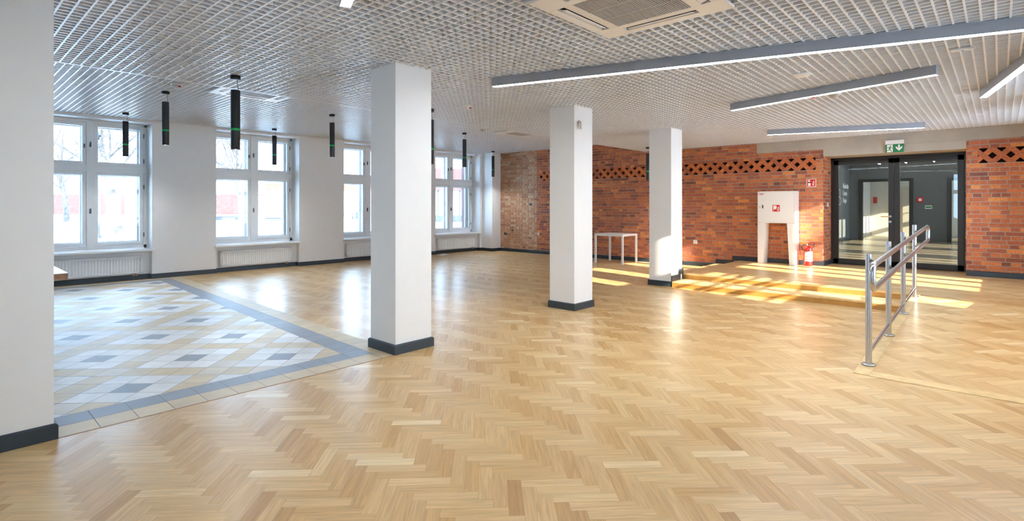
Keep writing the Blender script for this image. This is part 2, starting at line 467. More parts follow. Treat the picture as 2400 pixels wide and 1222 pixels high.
# lattice bands of crossed bricks over a dark recess
PITCH, WB = 0.244, 0.083
for a, b in LATS:
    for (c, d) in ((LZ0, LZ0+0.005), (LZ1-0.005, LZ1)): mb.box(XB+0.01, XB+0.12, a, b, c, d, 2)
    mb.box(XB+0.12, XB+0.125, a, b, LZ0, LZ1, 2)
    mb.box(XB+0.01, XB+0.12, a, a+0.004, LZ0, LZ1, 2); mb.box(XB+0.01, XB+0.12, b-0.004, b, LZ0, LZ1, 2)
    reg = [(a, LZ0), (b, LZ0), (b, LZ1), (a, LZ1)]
    H = LZ1-LZ0; hw = WB*R2/2
    s = a - PITCH
    while s < b + PITCH:
        for sgn, dp in ((1, 0.0), (-1, 0.004)):
            rn = (min(1, max(0, random.gauss(0.6, 0.13))), random.random())
            x_at = lambda z: s + sgn*(z-(LZ0+H/2))
            q = [(x_at(LZ0-0.1)-hw, LZ0-0.1), (x_at(LZ0-0.1)+hw, LZ0-0.1), (x_at(LZ1+0.1)+hw, LZ1+0.1), (x_at(LZ1+0.1)-hw, LZ1+0.1)]
            q = clip_convex(q, reg)
            if len(q) < 3: continue
            fr = [(XB+dp, y, z) for y, z in q]; bk = [(XB+0.10+dp, y, z) for y, z in q]
            mb.face(fr[::-1], 0, q[::-1], rn)
            for i in range(len(q)):
                k = (i+1) % len(q)
                mb.face([fr[i], fr[k], bk[k], bk[i]], 0, [q[i], q[k], q[k], q[i]], rn)
        s += PITCH
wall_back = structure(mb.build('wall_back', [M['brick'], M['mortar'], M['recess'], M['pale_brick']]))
mb = MB()
mb.box(XB-0.012, XD+0.12, YS-0.1, 4.16, 2.72, 3.75); mb.box(XB-0.012, XD+0.12, Y_R, Y_L, 2.566, 2.72)
structure(mb.build('trim_1', M['plaster'], bevel=0.003), 'grey plaster beam over the glazed door')

# ------------------------------------------------------------------ ceilings
CP = 0.0835
def grid(mb, x0, x1, y0, y1, z, hgt=0.048, w=0.0135, mod=7, gap=0.0035):
    nx = int((x1-x0)/CP)+1; ny = int((y1-y0)/CP)+1
    for j in range(ny):
        y = y0 + j*CP
        k = 0
        while x0+k*mod*CP < x1:
            a = x0+k*mod*CP; b = min(a+mod*CP-gap, x1); mb.box(a, b, y-w/2, y+w/2, z, z+hgt); k += 1
    for i in range(nx):
        x = x0 + i*CP + CP/2
        if x > x1: break
        k = 0
        while y0+k*mod*CP < y1:
            a = y0+k*mod*CP; b = min(a+mod*CP-gap, y1); mb.box(x-w/2, x+w/2, a, b, z+0.0006, z+hgt-0.001); k += 1
mb = MB()
grid(mb, -3.0, XB-0.02, YS+0.02, YE, HC)
mb.box(-3.0, XB-0.02, YE-0.012, YE+0.012, HC, HU+0.05)      # edge strip between the two levels
grid(mb, -3.0, XB-0.02, YE+0.02, YW-0.02, HU)
n_grid = len(mb.f)
mb.box(-3.2, 28.2, YS-0.12, YO, 3.75, 3.95, 1)
structure(mb.build('ceiling', [M['grid'], M['void']]))

# ------------------------------------------------------------------ baseboards
def skirting(mb, pts, h=0.1, t=0.02, z=0.0):
    """vertical board along a polyline; room on the left of the direction of travel"""
    for (x0, y0), (x1, y1) in zip(pts[:-1], pts[1:]):
        d = Vector((x1-x0, y1-y0)); L = d.length; d /= L; nrm = Vector((-d.y, d.x))
        T = Matrix(((d.x, nrm.x, 0, x0), (d.y, nrm.y, 0, y0), (0, 0, 1, z), (0, 0, 0, 1)))
        prof = [(0, 0), (t, 0), (t, h-0.012), (t-0.006, h-0.004), (t-0.012, h), (0, h)]
        vs = [T @ Vector((a, p[0], p[1])) for a in (-0.0, L+0.0) for p in prof]
        n_ = len(prof)
        fs = [tuple(range(n_)), tuple(range(n_, 2*n_))[::-1]] + [(i, n_+i, n_+(i+1) % n_, (i+1) % n_) for i in range(n_)]
        mb.mesh(vs, fs)
mb = MB()
pts = [(XB, 12.40), (12.58, 12.40), (12.58, YW), (12.49, YW)]
for a, b in reversed(WIN):
    pts += [(b, YW), (b, NZ), (a, NZ), (a, YW)]
pts += [(-3.0, YW)]
pts = [p for i, p in enumerate(pts) if i == 0 or p != pts[i-1]]
t = 0.02
def offs(p):
    return p
skirting(mb, pts)
structure(mb.build('baseboard_left', M['base']))
mb = MB()
skirting(mb, [(XB, 5.10), (XB, 12.40)])
skirting(mb, [(XB, 4.70), (XB, 5.12)], z=PZ/2)
skirting(mb, [(XB, Y_L), (XB, 4.72)], z=PZ)
skirting(mb, [(XD, Y_L), (XB, Y_L)], z=PZ)
skirting(mb, [(XB, YS), (XB, Y_R)], z=PZ)
structure(mb.build('baseboard_back', M['base']))

# ------------------------------------------------------------------ windows of the left wall
def window_left(n, a, b):
    root = bpy.data.objects.new('window_%d' % n, None); COL.objects.link(root); root.location = ((a+b)/2, YF, ZS)
    structure(root)
    w = (b-a)/2; H = ZH-ZS
    f = MB()
    fr = 0.06
    f.box(-w, -w+fr, 0, 0.27, 0, H); f.box(w-fr, w, 0, 0.27, 0, H)
    f.box(-w, w, 0, 0.27, H-fr, H); f.box(-w, w, 0, 0.27, 0, fr+0.02)
    f.box(-0.062, 0.062, -0.012, 0.06, 0.02, H-0.02)                 # mullion
    f.box(-w, w, -0.006, 0.06, 1.56, 1.70)                            # transom
    f.box(-0.03, 0.03, 0.15, 0.24, 0.02, H-0.02); f.box(-w, w, 0.15, 0.24, 1.58, 1.68)
    f.build('frame', M['white_paint'], root, bevel=0.006)
    sashes = [(-w+fr+0.005, -0.062, 0.085, 1.56), (0.062, w-fr-0.005, 0.085, 1.56), (-w+fr+0.005, -0.062, 1.70, H-fr), (0.062, w-fr-0.005, 1.70, H-fr)]
    for (x0, x1, z0, z1) in sashes:
        s = MB()
        for (y0, y1, bw) in ((0.012, 0.055, 0.062), (0.17, 0.215, 0.075)):
            s.box(x0, x0+bw, y0, y1, z0, z1); s.box(x1-bw, x1, y0, y1, z0, z1)
            s.box(x0+bw, x1-bw, y0, y1, z0, z0+bw); s.box(x0+bw, x1-bw, y0, y1, z1-bw, z1)
        so = s.build('sash', M['white_paint'], root, bevel=0.004)
        p = MB()
        p.box(x0+0.05, x1-0.05, 0.03, 0.034, z0+0.05, z1-0.05); p.box(x0+0.06, x1-0.06, 0.19, 0.194, z0+0.06, z1-0.06)
        p.build('pane', M['glass'], so)
    for z in (0.78, 2.10):
        l = MB(); l.box(-0.012, 0.012, -0.035, -0.012, z-0.05, z+0.05); l.box(-0.02, 0.006, -0.05, -0.03, z-0.045, z+0.0)
        l.build('latch', M['steel_dark'], root, bevel=0.003)
    l = MB(); l.box(-0.105, -0.085, -0.02, 0.012, 2.03, 2.11); l.build('latch', M['steel_dark'], root, bevel=0.003)
    for sx in (-1, 1):
        for z in (0.28, 1.28, 1.82, 2.35):
            h = MB(); h.tube([(sx*(w-fr+0.004), -0.008, z-0.045), (sx*(w-fr+0.004), -0.008, z+0.045)], 0.009, 8)
            h.build('hinge', M['steel_dark'], root)
    s = MB(); s.box(-w-0.04, w+0.04, YW-YF-0.055, 0.01, -0.045, 0.0); s.build('sill', M['white_paint'], root, bevel=0.012)
    return root
for i, (a, b) in enumerate(WIN): window_left(i+1, a, b)

def window_right(n, a, b, lights=3, bars=False, z0=ZRS, z1=ZRH, front=False):
    root = bpy.data.objects.new('window_%d' % n, None); COL.objects.link(root); root.location = (-3.1, a, 0) if front else (a, YS-0.06, 0)
    if front: root.rotation_euler = (0, 0, PI/2)
    structure(root)
    W = b-a; f = MB()
    f.box(0, W, -0.03, 0.03, z0, z0+0.02); f.box(0, W, -0.03, 0.03, z1-0.02, z1)
    f.box(0, 0.02, -0.03, 0.03, z0, z1); f.box(W-0.02, W, -0.03, 0.03, z0, z1)
    f.box(0, W, -0.03, 0.03, 2.03, 2.21)
    cuts = [0.02, 0.51, 0.70, 1.20, 1.39, W-0.02] if lights == 3 else [0.02, W-0.02]
    for i in range(1, len(cuts)-1, 2): f.box(cuts[i], cuts[i+1], -0.03, 0.03, z0, z1)
    if bars:
        f.box(0.02, 0.70, -0.02, 0.02, z0, 2.05); f.box(0.70, 1.20, -0.02, 0.02, z0, 1.24)      # solid lower boards
        for z in (1.33, 1.515, 1.705, 1.90): f.box(0.70, W, -0.02, 0.02, z-0.018, z+0.018)
    fo = f.build('frame', M['white_paint'], root)
    for i in range(0, len(cuts), 2):
        p = MB(); p.box(cuts[i], cuts[i+1], -0.004, 0.0, z0+0.02, z1-0.02); p.build('pane', M['glass'], root)
    return root
for i, (a, b) in enumerate(WR): window_right(6+i, a, b, bars=(i == 2))
for i, (a, b) in enumerate(HW): window_right(10+i, a, b)
for i, (a, b) in enumerate(FW): window_right(14+i, a, b, front=True)

# ------------------------------------------------------------------ columns
def column(x, label, y=4.493, w=0.461, d=0.447, stair=False):
    t = thing('column', label, 'column', (x, y, 0), group='white square columns')
    s = MB(); s.box(0, w, 0, d, 0, HC+0.35); s.build('shaft', M['white_wall'], t, bevel=0.004)
    b = MB(); k = 0.02
    if not stair:
        prof = [(k, 0), (k, 0.088), (0.012, 0.096), (0.004, 0.1), (-0.01, 0.1)]
        for i in range(len(prof)-1):
            (o0, z0), (o1, z1) = prof[i], prof[i+1]
            c0 = [(-o0, -o0, z0), (w+o0, -o0, z0), (w+o0, d+o0, z0), (-o0, d+o0, z0)]
            c1 = [(-o1, -o1, z1), (w+o1, -o1, z1), (w+o1, d+o1, z1), (-o1, d+o1, z1)]
            for q in range(4):
                r_ = (q+1) % 4; b.face([c0[q], c0[r_], c1[r_], c1[q]])
    else:
        b.box(-k, 0, -k, d+k, 0, 0.1); b.box(0, w+k, d, d+k, 0, 0.1)
        b.box(-k, 0.06, -k, 0, 0, 0.1)
        b.box(-0.004, 0.36, -k, 0, 0.1, PZ/2+0.1); b.box(0.30, w, -k, 0, PZ/2+0.1, PZ+0.1)
        b.box(w, w+k, -k, d+k, 0, PZ+0.1)
    b.build('baseboard', M['base'], t, bevel=0.003 if stair else 0)
    return t
column(0.08, 'white square column at the left edge, the nearest to the camera')
column(3.17, 'white square column on the corner of the tiled field')
column(6.23, 'white square column carrying a small white motion sensor near its top')
column(9.28, 'farthest white square column, sunlit low down beside the two steps', stair=True)

# ------------------------------------------------------------------ platform, steps and ramp
XS1, XS2, YP, YRL = 9.27, 9.80, 4.55, 0.96
t = thing('stepped_platform', 'low oak parquet platform with two steps before the glazed door', 'platform', (0, 0, 0))
mb = MB()
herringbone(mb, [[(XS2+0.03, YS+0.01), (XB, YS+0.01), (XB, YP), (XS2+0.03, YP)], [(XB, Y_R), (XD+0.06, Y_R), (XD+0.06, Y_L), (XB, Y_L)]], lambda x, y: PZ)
mb.box(XS2+0.01, XB, YS+0.01, YP, 0.0, PZ-0.003, 1); mb.box(XB, XD+0.06, Y_R, Y_L, 0.0, PZ-0.003, 1)
mb.box(XS2, XS2+0.03, YRL-0.02, YP, PZ-0.03, PZ+0.0005, 1)
mb.build('platform_top', [M['parquet'], M['oak']], t)
mb = MB()
mb.box(XS2, XS2+0.012, YRL, YP, PZ/2, PZ-0.03); mb.box(XS2, XB-0.02, YP, YP+0.012, 0.0, PZ-0.002)
mb.build('riser', M['oak_riser'], t)
mb = MB(); mb.box(XS1, XS2+0.01, YRL, YP-0.07, PZ/2-0.03, PZ/2); mb.box(XS2+0.1, XB-0.02, YP+0.012, 5.08, PZ/2-0.03, PZ/2)
mb.build('tread', M['oak'], t, bevel=0.004)
mb = MB(); mb.box(XS1+0.004, XS1+0.016, YRL, YP-0.075, 0.0, PZ/2-0.03); mb.box(XS2+0.1, XB-0.02, 5.06, 5.075, 0.0, PZ/2-0.03)
mb.build('riser', M['oak_riser'], t)

XR0, XR1 = 5.60, XS2+0.03
def zr(x): return PZ*(x-XR0)/(XR1-XR0)+0.004
t = thing('access_ramp', 'oak ramp rising beside the steel handrail to the platform', 'ramp', (0, 0, 0))
mb = MB()
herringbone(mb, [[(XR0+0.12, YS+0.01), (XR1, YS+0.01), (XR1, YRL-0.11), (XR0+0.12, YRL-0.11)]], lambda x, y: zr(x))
mb.build('ramp_surface', M['parquet'], t)
mb = MB()
mb.mesh([(XR0, YS+0.01, 0), (XR1, YS+0.01, 0), (XR1, YRL, 0), (XR0, YRL, 0), (XR0, YS+0.01, zr(XR0)-0.003), (XR1, YS+0.01, zr(XR1)-0.003), (XR1, YRL, zr(XR1)-0.003), (XR0, YRL, zr(XR0)-0.003)],
        [(0, 3, 2, 1), (4, 5, 6, 7), (0, 1, 5, 4), (1, 2, 6, 5), (2, 3, 7, 6), (3, 0, 4, 7)])
mb.build('ramp_body', M['oak_dark'], t)
mb = MB()
def strip(x0, x1, y0, y1, lift=0.003):
    mb.mesh([(x0, y0, 0), (x1, y0, 0), (x1, y1, 0), (x0, y1, 0), (x0, y0, zr(x0)+lift), (x1, y0, zr(x1)+lift), (x1, y1, zr(x1)+lift), (x0, y1, zr(x0)+lift)],
            [(0, 3, 2, 1), (4, 5, 6, 7), (0, 1, 5, 4), (1, 2, 6, 5), (2, 3, 7, 6), (3, 0, 4, 7)])
strip(XR0, XR1, YRL-0.11, YRL+0.012); strip(XR0-0.015, XR0+0.12, YS+0.01, YRL-0.11)
mb.build('ramp_kerb', M['oak'], t, bevel=0.003)

# handrail
t = thing('handrail', 'brushed steel handrail with four posts along the oak ramp', 'handrail', (5.9, 0.90, 0))
def T_(x, y, z): return (x-5.9, y-0.90, z)
for x in (5.9, 7.1, 8.3, 9.5):
    zb = zr(x)+0.003
    p = MB(); p.tube([T_(x, 0.90, zb), T_(x, 0.90, zb+1.03)], 0.0265, 20)
    po = p.build('post', M['steel'], t)
    fl = MB(); fl.lathe([(0.0, 0.014), (0.03, 0.014), (0.056, 0.012), (0.058, 0.008), (0.058, 0.0), (0, 0.0)], T_(x, 0.90, zb), 28)
    fl.build('base_flange', M['steel'], po)
def arc_loop(x0, x1, y, lo, hi, r=0.075, n=7):
    """closed rail: lower height lo, upper height hi over the ramp"""
    zz = lambda x: PZ*(min(max(x, XR0), XR1)-XR0)/(XR1-XR0)
    pts = []
    za, zb_ = zz(x0), zz(x1)
    sl = lambda x: za + (zb_-za)*(x-x0)/(x1-x0)
    for (cx, sx, cz, sz) in ((x0+r, -1, lo, -1), (x0+r, -1, hi, 1), (x1-r, 1, hi, 1), (x1-r, 1, lo, -1)):
        arc = []
        for i in range(n+1):
            a = PI/2*i/n
            arc.append((cx + sx*r*math.sin(a), sz*r*(math.cos(a)-1)))
        if (sx, sz) in ((-1, 1), (1, -1)): arc = arc[::-1]
        if (sx, sz) == (-1, -1): pass
        for x, dz in arc: pts.append(T_(x, y, cz + sl(x) + dz))
    return pts
p = MB(); p.tube(arc_loop(5.56, 10.42, 0.82, 0.765, 0.98), 0.0255, 16, closed=True)
p.build('grab_rail', M['steel'], t)
p = MB(); p.tube([T_(5.9, 0.895, zr(5.9)+0.125), T_(9.5, 0.895, zr(9.5)+0.125)], 0.019, 14); p.build('lower_rail', M['steel'], t)
for x in (5.9, 7.1, 8.3, 9.5):
    for h in (0.765, 0.98):
        zc = PZ*(x-5.56)/(10.42-5.56)*0.98 + h + 0.006
        b = MB(); b.tube([T_(x, 0.885, zc-0.035), T_(x, 0.84, zc-0.035), T_(x, 0.82, zc-0.012)], 0.006, 8); b.build('bracket', M['steel'], t)

# ------------------------------------------------------------------ glazed door
root = bpy.data.objects.new('door_1', None); COL.objects.link(root); root.location = (XD, 0, PZ); structure(root)
DH = 2.566-PZ
mb = MB()
mb.box(-0.03, 0.06, Y_L-0.055, Y_L, 0, DH); mb.box(-0.03, 0.06, Y_R, Y_R+0.055, 0, DH); mb.box(-0.03, 0.06, Y_R, Y_L, DH-0.055, DH); mb.box(-0.03, 0.06, Y_R, Y_L, 0.0, 0.012)
mb.build('door_frame', M['black_metal'], root, bevel=0.003)
YM = 1.635
for (a, b) in ((YM+0.002, Y_L-0.057), (Y_R+0.057, YM-0.002)):
    l = MB(); sw = 0.095
    l.box(-0.035, 0.035, a, a+sw, 0.014, DH-0.058); l.box(-0.035, 0.035, b-sw, b, 0.014, DH-0.058)
    l.box(-0.035, 0.035, a, b, 0.014, 0.125); l.box(-0.035, 0.035, a, b, DH-0.058-0.10, DH-0.058)
    lo = l.build('door_leaf', M['black_metal'], root, bevel=0.003)
    p = MB(); p.box(-0.004, 0.004, a+sw-0.01, b-sw+0.01, 0.115, DH-0.15); p.build('door_pane', M['door_glass'], lo)
h = MB()
h.tube([(-0.037, 1.70, 1.07), (-0.085, 1.70, 1.07)], 0.010, 12)
h.tube([(-0.082, 1.695, 1.07), (-0.085, 1.75, 1.068), (-0.085, 1.86, 1.066)], 0.010, 12)
h.build('door_handle', M['lever'], root)
for z in (1.07, 0.96):
    h = MB(); h.tube([(-0.034, 1.70, z), (-0.045, 1.70, z)], 0.026, 20); h.build('door_escutcheon', M['steel'], root)

# ------------------------------------------------------------------ lobby behind the door
XH, YH = 24.4, 4.35
mb = MB()
mb.box(XD+0.12, 28, YH, YH+0.15, -0.1, 3.75)
for (a, b, c, d) in cut((YS, YH, -0.1, 3.75), [(2.464, 3.93, PZ, 2.43), (1.08, 1.26, PZ, 2.41)]): mb.box(XH, XH+0.15, a, b, c, d)
structure(mb.build('wall_lobby', M['hall_dark']))
mb = MB(); mb.box(XD+0.06, 28.2, YS, YH, 0.0, PZ); structure(mb.build('floor_lobby', M['hall_floor']))
mb = MB(); mb.box(XD+0.12, XH, YS, YH, 3.10, 3.2)
for k in range(6): mb.box(XD+0.3, XH-0.3, -0.7+k*0.8, -0.68+k*0.8, 3.06, 3.10, 1)
structure(mb.build('ceiling_lobby', [M['hall_dark'], M['led_soft']]))
mb = MB()
mb.box(27.9, 28.05, YS, YH, PZ, 3.7); mb.box(XH+0.15, 27.9, 4.2, 4.34, PZ, 3.7); mb.box(XH+0.15, 27.9, YS, YH, 3.05, 3.2)
structure(mb.build('wall_far_room', M['hall_light']))
root = bpy.data.objects.new('door_2', None); COL.objects.link(root); root.location = (XH, 0, PZ); structure(root)
mb = MB()
for (a, b, top) in ((2.464, 3.93, 2.22), (1.08, 1.26, 2.20)):
    mb.box(-0.05, 0.17, a-0.12, a, 0, top+0.1); mb.box(-0.05, 0.17, b, b+0.12, 0, top+0.1); mb.box(-0.05, 0.17, a, b, top, top+0.1)
mb.build('door_frame', M['black_metal'], root)
mb = MB(); mb.box(3.42, 3.46, 2.62, 3.45, PZ, 2.3)
# wall lettering
def text_mesh(name, body, size, M4, material, parent=None, ext=0.004, sx=1.0, align='LEFT'):
    cu = bpy.data.curves.new(name, 'FONT'); cu.body = body; cu.size = size; cu.extrude = ext; cu.align_x = align
    tmp = bpy.data.objects.new(name+'_tmp', cu); COL.objects.link(tmp)
    bpy.context.view_layer.update()
    me = bpy.data.meshes.new_from_object(tmp.evaluated_get(bpy.context.evaluated_depsgraph_get()))
    bpy.data.objects.remove(tmp); bpy.data.curves.remove(cu)
    me.transform(M4 @ Matrix.Diagonal((sx, 1, 1, 1)))
    me.materials.clear(); me.materials.append(material)
    o = bpy.data.objects.new(name, me); COL.objects.link(o)
    if parent: o.parent = parent
    return o
FACE_Y = lambda x, y, z: Matrix(((1, 0, 0, x), (0, 0, -1, y), (0, 1, 0, z), (0, 0, 0, 1)))        # reads along +X, faces -Y
FACE_X = lambda x, y, z: Matrix(((0, 0, -1, x), (-1, 0, 0, y), (0, 1, 0, z), (0, 0, 0, 1)))       # reads along -Y, faces -X
t = thing('wall_lettering', 'white wall lettering and line emblem on the dark lobby wall behind glass', 'lettering', (22.2, YH-0.006, 1.5))
for body, z in (('Akademickie', 2.17), ('Centrum', 1.90), ('Designu', 1.63)):
    o = text_mesh('text_line', body, 0.27, FACE_Y(0.95, 0, z-1.5), M['sign_white'], t, sx=0.72)
mb = MB()
def bar(p, q, w=0.03):
    p, q = Vector(p), Vector(q); d = (q-p).normalized(); nn = Vector((-d.y, d.x))*w/2; e = d*w/2
    pts = [p-e+nn, p-e-nn, q+e-nn, q+e+nn]
    mb.prism([(a.x, a.y) for a in pts], 'y', -0.004, 0.004)
for a, b in (((0.05, 0.05), (0.05, 0.98)), ((0.05, 0.60), (0.45, 0.60)), ((0.45, 0.60), (0.45, 0.33)), ((0.05, 0.33), (0.45, 0.33)), ((0.05, 0.05), (0.35, 0.05))): bar(a, b)
for i in range(8):
    f_ = lambda i: (0.35+0.28*math.sin(PI*i/8), 0.19-0.14*math.cos(PI*i/8)+0.0)
    bar(f_(i), f_(i+1))
mb.build('emblem', M['sign_white'], t)
t = thing('fire_call_point', 'red fire call point on the dark lobby wall seen through the right door pane', 'call point', (XH-0.05, 2.14, 1.73))
mb = MB(); mb.box(0, 0.05, -0.1, 0.1, -0.09, 0.09); mb.build('housing', M['red'], t, bevel=0.008)
mb = MB(); mb.box(-0.004, 0, -0.045, 0.045, -0.045, 0.045); mb.build('button_plate', M['sign_white'], t)
t = thing('wall_plate', 'small white and green plate below the red call point in the lobby', 'sign', (XH-0.012, 1.9, 1.46))
mb = MB(); mb.box(0, 0.012, -0.1, 0.1, -0.06, 0.06); mb.build('plate', M['sign_white'], t)
mb = MB(); mb.box(-0.003, 0, -0.085, 0.085, -0.03, 0.03); mb.build('green_stripe', M['sign_green'], t)
t = thing('alarm_box', 'red box on the pale wall of the room beyond the lobby doorway', 'alarm box', (27.84, 3.33, 1.55))
mb = MB(); mb.box(0, 0.06, -0.14, 0.14, -0.26, 0.26); mb.build('housing', M['red'], t, bevel=0.01)
mb = MB(); mb.box(-0.004, 0, -0.06, 0.06, -0.1, 0.1); mb.build('label_plate', M['sign_white'], t)
t = thing('fire_notice', 'small red notice on the pale wall left of the red box', 'sign', (27.88, 4.02, 1.75))
mb = MB(); mb.box(0, 0.02, -0.07, 0.07, -0.13, 0.13); mb.build('plate', M['red'], t)
t = thing('interior_door', 'beige door in the pale room seen beyond the lobby doorway', 'door', (27.86, 2.62, PZ))
mb = MB(); mb.box(0, 0.04, -0.42, 0.42, 0, 2.1); mb.build('leaf', M['beige'], t, bevel=0.004)
mb = MB(); mb.tube([(-0.04, 0.33, 1.0), (-0.04, 0.2, 1.0)], 0.012); mb.tube([(0, 0.33, 1.0), (-0.04, 0.33, 1.0)], 0.01); mb.build('lever', M['steel'], t)

# ------------------------------------------------------------------ radiators
def radiator(label, x0, x1):
    t = thing('radiator', label, 'radiator', (x0, YW+0.005, 0.135), group='panel radiators under the windows')
    W, H = x1-x0, 0.345
    b = MB(); b.box(0.006, W-0.006, 0.035, 0.08, 0.012, H-0.012)
    # pressed front panel with vertical channels
    n_ = int(W/0.05); prev = None
    xs = [0.02]
    for i in range(n_):
        c = 0.03+(W-0.06)*(i+0.5)/n_; q = (W-0.06)/n_
        for dx, dy in ((-0.36, 0), (-0.26, 0.010), (0.26, 0.010), (0.36, 0)):
            p = (c+dx*q, 0.014+dy-0.004)
            if prev: b.face([(prev[0], prev[1], 0.035), (p[0], p[1], 0.035), (p[0], p[1], H-0.035), (prev[0], prev[1], H-0.035)])
            prev = p
    b.box(0.0, W, 0.008, 0.02, 0.0, 0.036); b.box(0.0, W, 0.008, 0.02, H-0.036, H); b.box(0, 0.03, 0.008, 0.02, 0, H); b.box(W-0.03, W, 0.008, 0.02, 0, H)
    b.build('panel', M['white_paint'], t, bevel=0.002)
    g_ = MB(); g_.box(-0.004, W+0.004, 0.012, 0.088, H-0.006, H+0.004)
    for i in range(int(W/0.06)): g_.box(0.03+i*0.06, 0.065+i*0.06, 0.03, 0.075, H+0.004, H+0.0045)
    g_.build('top_grille', M['white_paint'], t)
    for s in (-0.003, W-0.005):
        e = MB(); e.box(s, s+0.008, 0.01, 0.088, 0.0, H); e.build('side_cover', M['white_paint'], t)
    v = MB(); v.tube([(W-0.14, 0.04, 0.0), (W-0.14, 0.04, -0.045)], 0.012); v.tube([(W-0.09, 0.04, 0.0), (W-0.09, 0.04, -0.045)], 0.012); v.tube([(W-0.17, 0.04, -0.03), (W-0.07, 0.04, -0.03)], 0.011)
    v.build('valve', M['copper'], t)
    p = MB(); p.tube([(W-0.14, 0.04, -0.045), (W-0.14, 0.115, -0.045)], 0.008); p.tube([(W-0.09, 0.04, -0.045), (W-0.09, 0.115, -0.045)], 0.008); p.build('pipe', M['steel'], t)
for lab, (a, b) in zip(('white panel radiator under the leftmost window, partly behind the near column', 'white panel radiator under the second window from the left, seen whole',
                        'white panel radiator partly hidden by the column on the tile corner', 'white panel radiator under the window nearest the pale brick corner'), WIN[1:]):
    radiator(lab, a+0.10, a+1.73)

# ------------------------------------------------------------------ pendants
t = thing('pendant_lamp', 'largest black tube pendant, hanging in front of the second window', 'pendant lamp', (2.30, 6.28, HC), group='black tube pendants')
mb = MB(); mb.lathe([(0, 0), (0.052, 0), (0.052, -0.036), (0.049, -0.04), (0, -0.04)], n=28); mb.build('canopy', M['charcoal'], t)
mb = MB(); mb.tube([(0.02, 0, -0.04), (0.021, 0, -0.08), (0.028, 0.004, -0.12), (0.030, 0.004, -0.165)], 0.0028, 8); mb.build('cord', M['rubber'], t)
mb = MB(); mb.lathe([(0, -0.16), (0.0465, -0.16), (0.048, -0.163), (0.048, -0.585)], n=28); mb.lathe([(0.048, -0.612), (0.048, -0.82), (0.046, -0.822), (0.040, -0.815), (0.038, -0.78), (0, -0.78)], n=28)
tb = mb.build('tube', M['charcoal'], t)
mb = MB(); mb.lathe([(0.047, -0.584), (0.0485, -0.586), (0.0485, -0.611), (0.047, -0.613)], n=28); mb.build('green_ring', M['green_ring'], t)
mb = MB(); mb.lathe([(0.0, -0.790), (0.036, -0.790), (0.038, -0.785)], n=24); mb.build('bulb', M['spot'], t)
PEND = t
for lab, loc in [('black tube pendant hanging before the white wall between the first and second windows', (2.45, 9.46, HU)),
                 ('small black tube pendant hanging in front of the leftmost window', (2.50, 12.18, HU)),
                 ('small black tube pendant against the right half of the second window', (5.30, 12.18, HU)),
                 ('black tube pendant before the white wall between the second and third windows', (5.22, 9.46, HU)),
                 ('black tube pendant almost hidden behind the right side of the column on the tile corner', (5.06, 6.28, HC)),
                 ('black tube pendant hanging in front of the window nearest the brick corner', (8.67, 9.48, HU)),
                 ('smallest black tube pendant hanging before the white corner pier beside pale brick', (12.16, 11.95, HU)),
                 ('black tube pendant peeking out at the left side of the sunlit column', (11.92, 6.38, HC))]:
    dup(PEND, lab, loc)

# ------------------------------------------------------------------ linear ceiling lights
def linear(label, x0, y0, x1, y1, seams=(), w=0.078, h=0.098, side=1):
    d = Vector((x1-x0, y1-y0)); L = d.length
    t = thing('linear_light', label, 'ceiling light', (x0, y0, HC), math.atan2(d.y, d.x), group='linear ceiling lights')
    ya, yb = (0, w) if side > 0 else (-w, 0)
    b = MB()
    b.box(0, L, ya, ya+0.004, -h, 0.0); b.box(0, L, yb-0.004, yb, -h, 0.0); b.box(0, L, ya, yb, -0.03, -0.026)
    b.box(0, 0.004, ya, yb, -h, 0); b.box(L-0.004, L, ya, yb, -h, 0)
    for s in seams: b.box(s-0.002, s+0.002, ya-0.0008, yb+0.0008, -h-0.0008, 0)
    b.build('housing', M['alu'], t)
    f = MB(); f.box(0.004, L-0.004, ya+0.004, yb-0.004, -h+0.003, -h+0.006); f.build('diffuser', M['led'], t)
linear('longest linear ceiling light, crossing the upper right of the ceiling', 4.28, 4.229, 5.72, -0.39, (2.42,), side=1)
linear('linear ceiling light in the middle, over the ramp and steps', 7.643, 2.814, 6.968, 0.485, side=1)
linear('linear ceiling light nearest the brick wall and green exit sign', 10.724, 3.247, 11.576, 0.95, side=1)
linear('linear ceiling light cut off by the right edge of the picture', 8.877, 0.19, 6.52, -0.264, side=1)
linear('linear ceiling light with only its glowing tip visible at the top left', 1.87, 3.296, 0.94, 1.09, side=1)

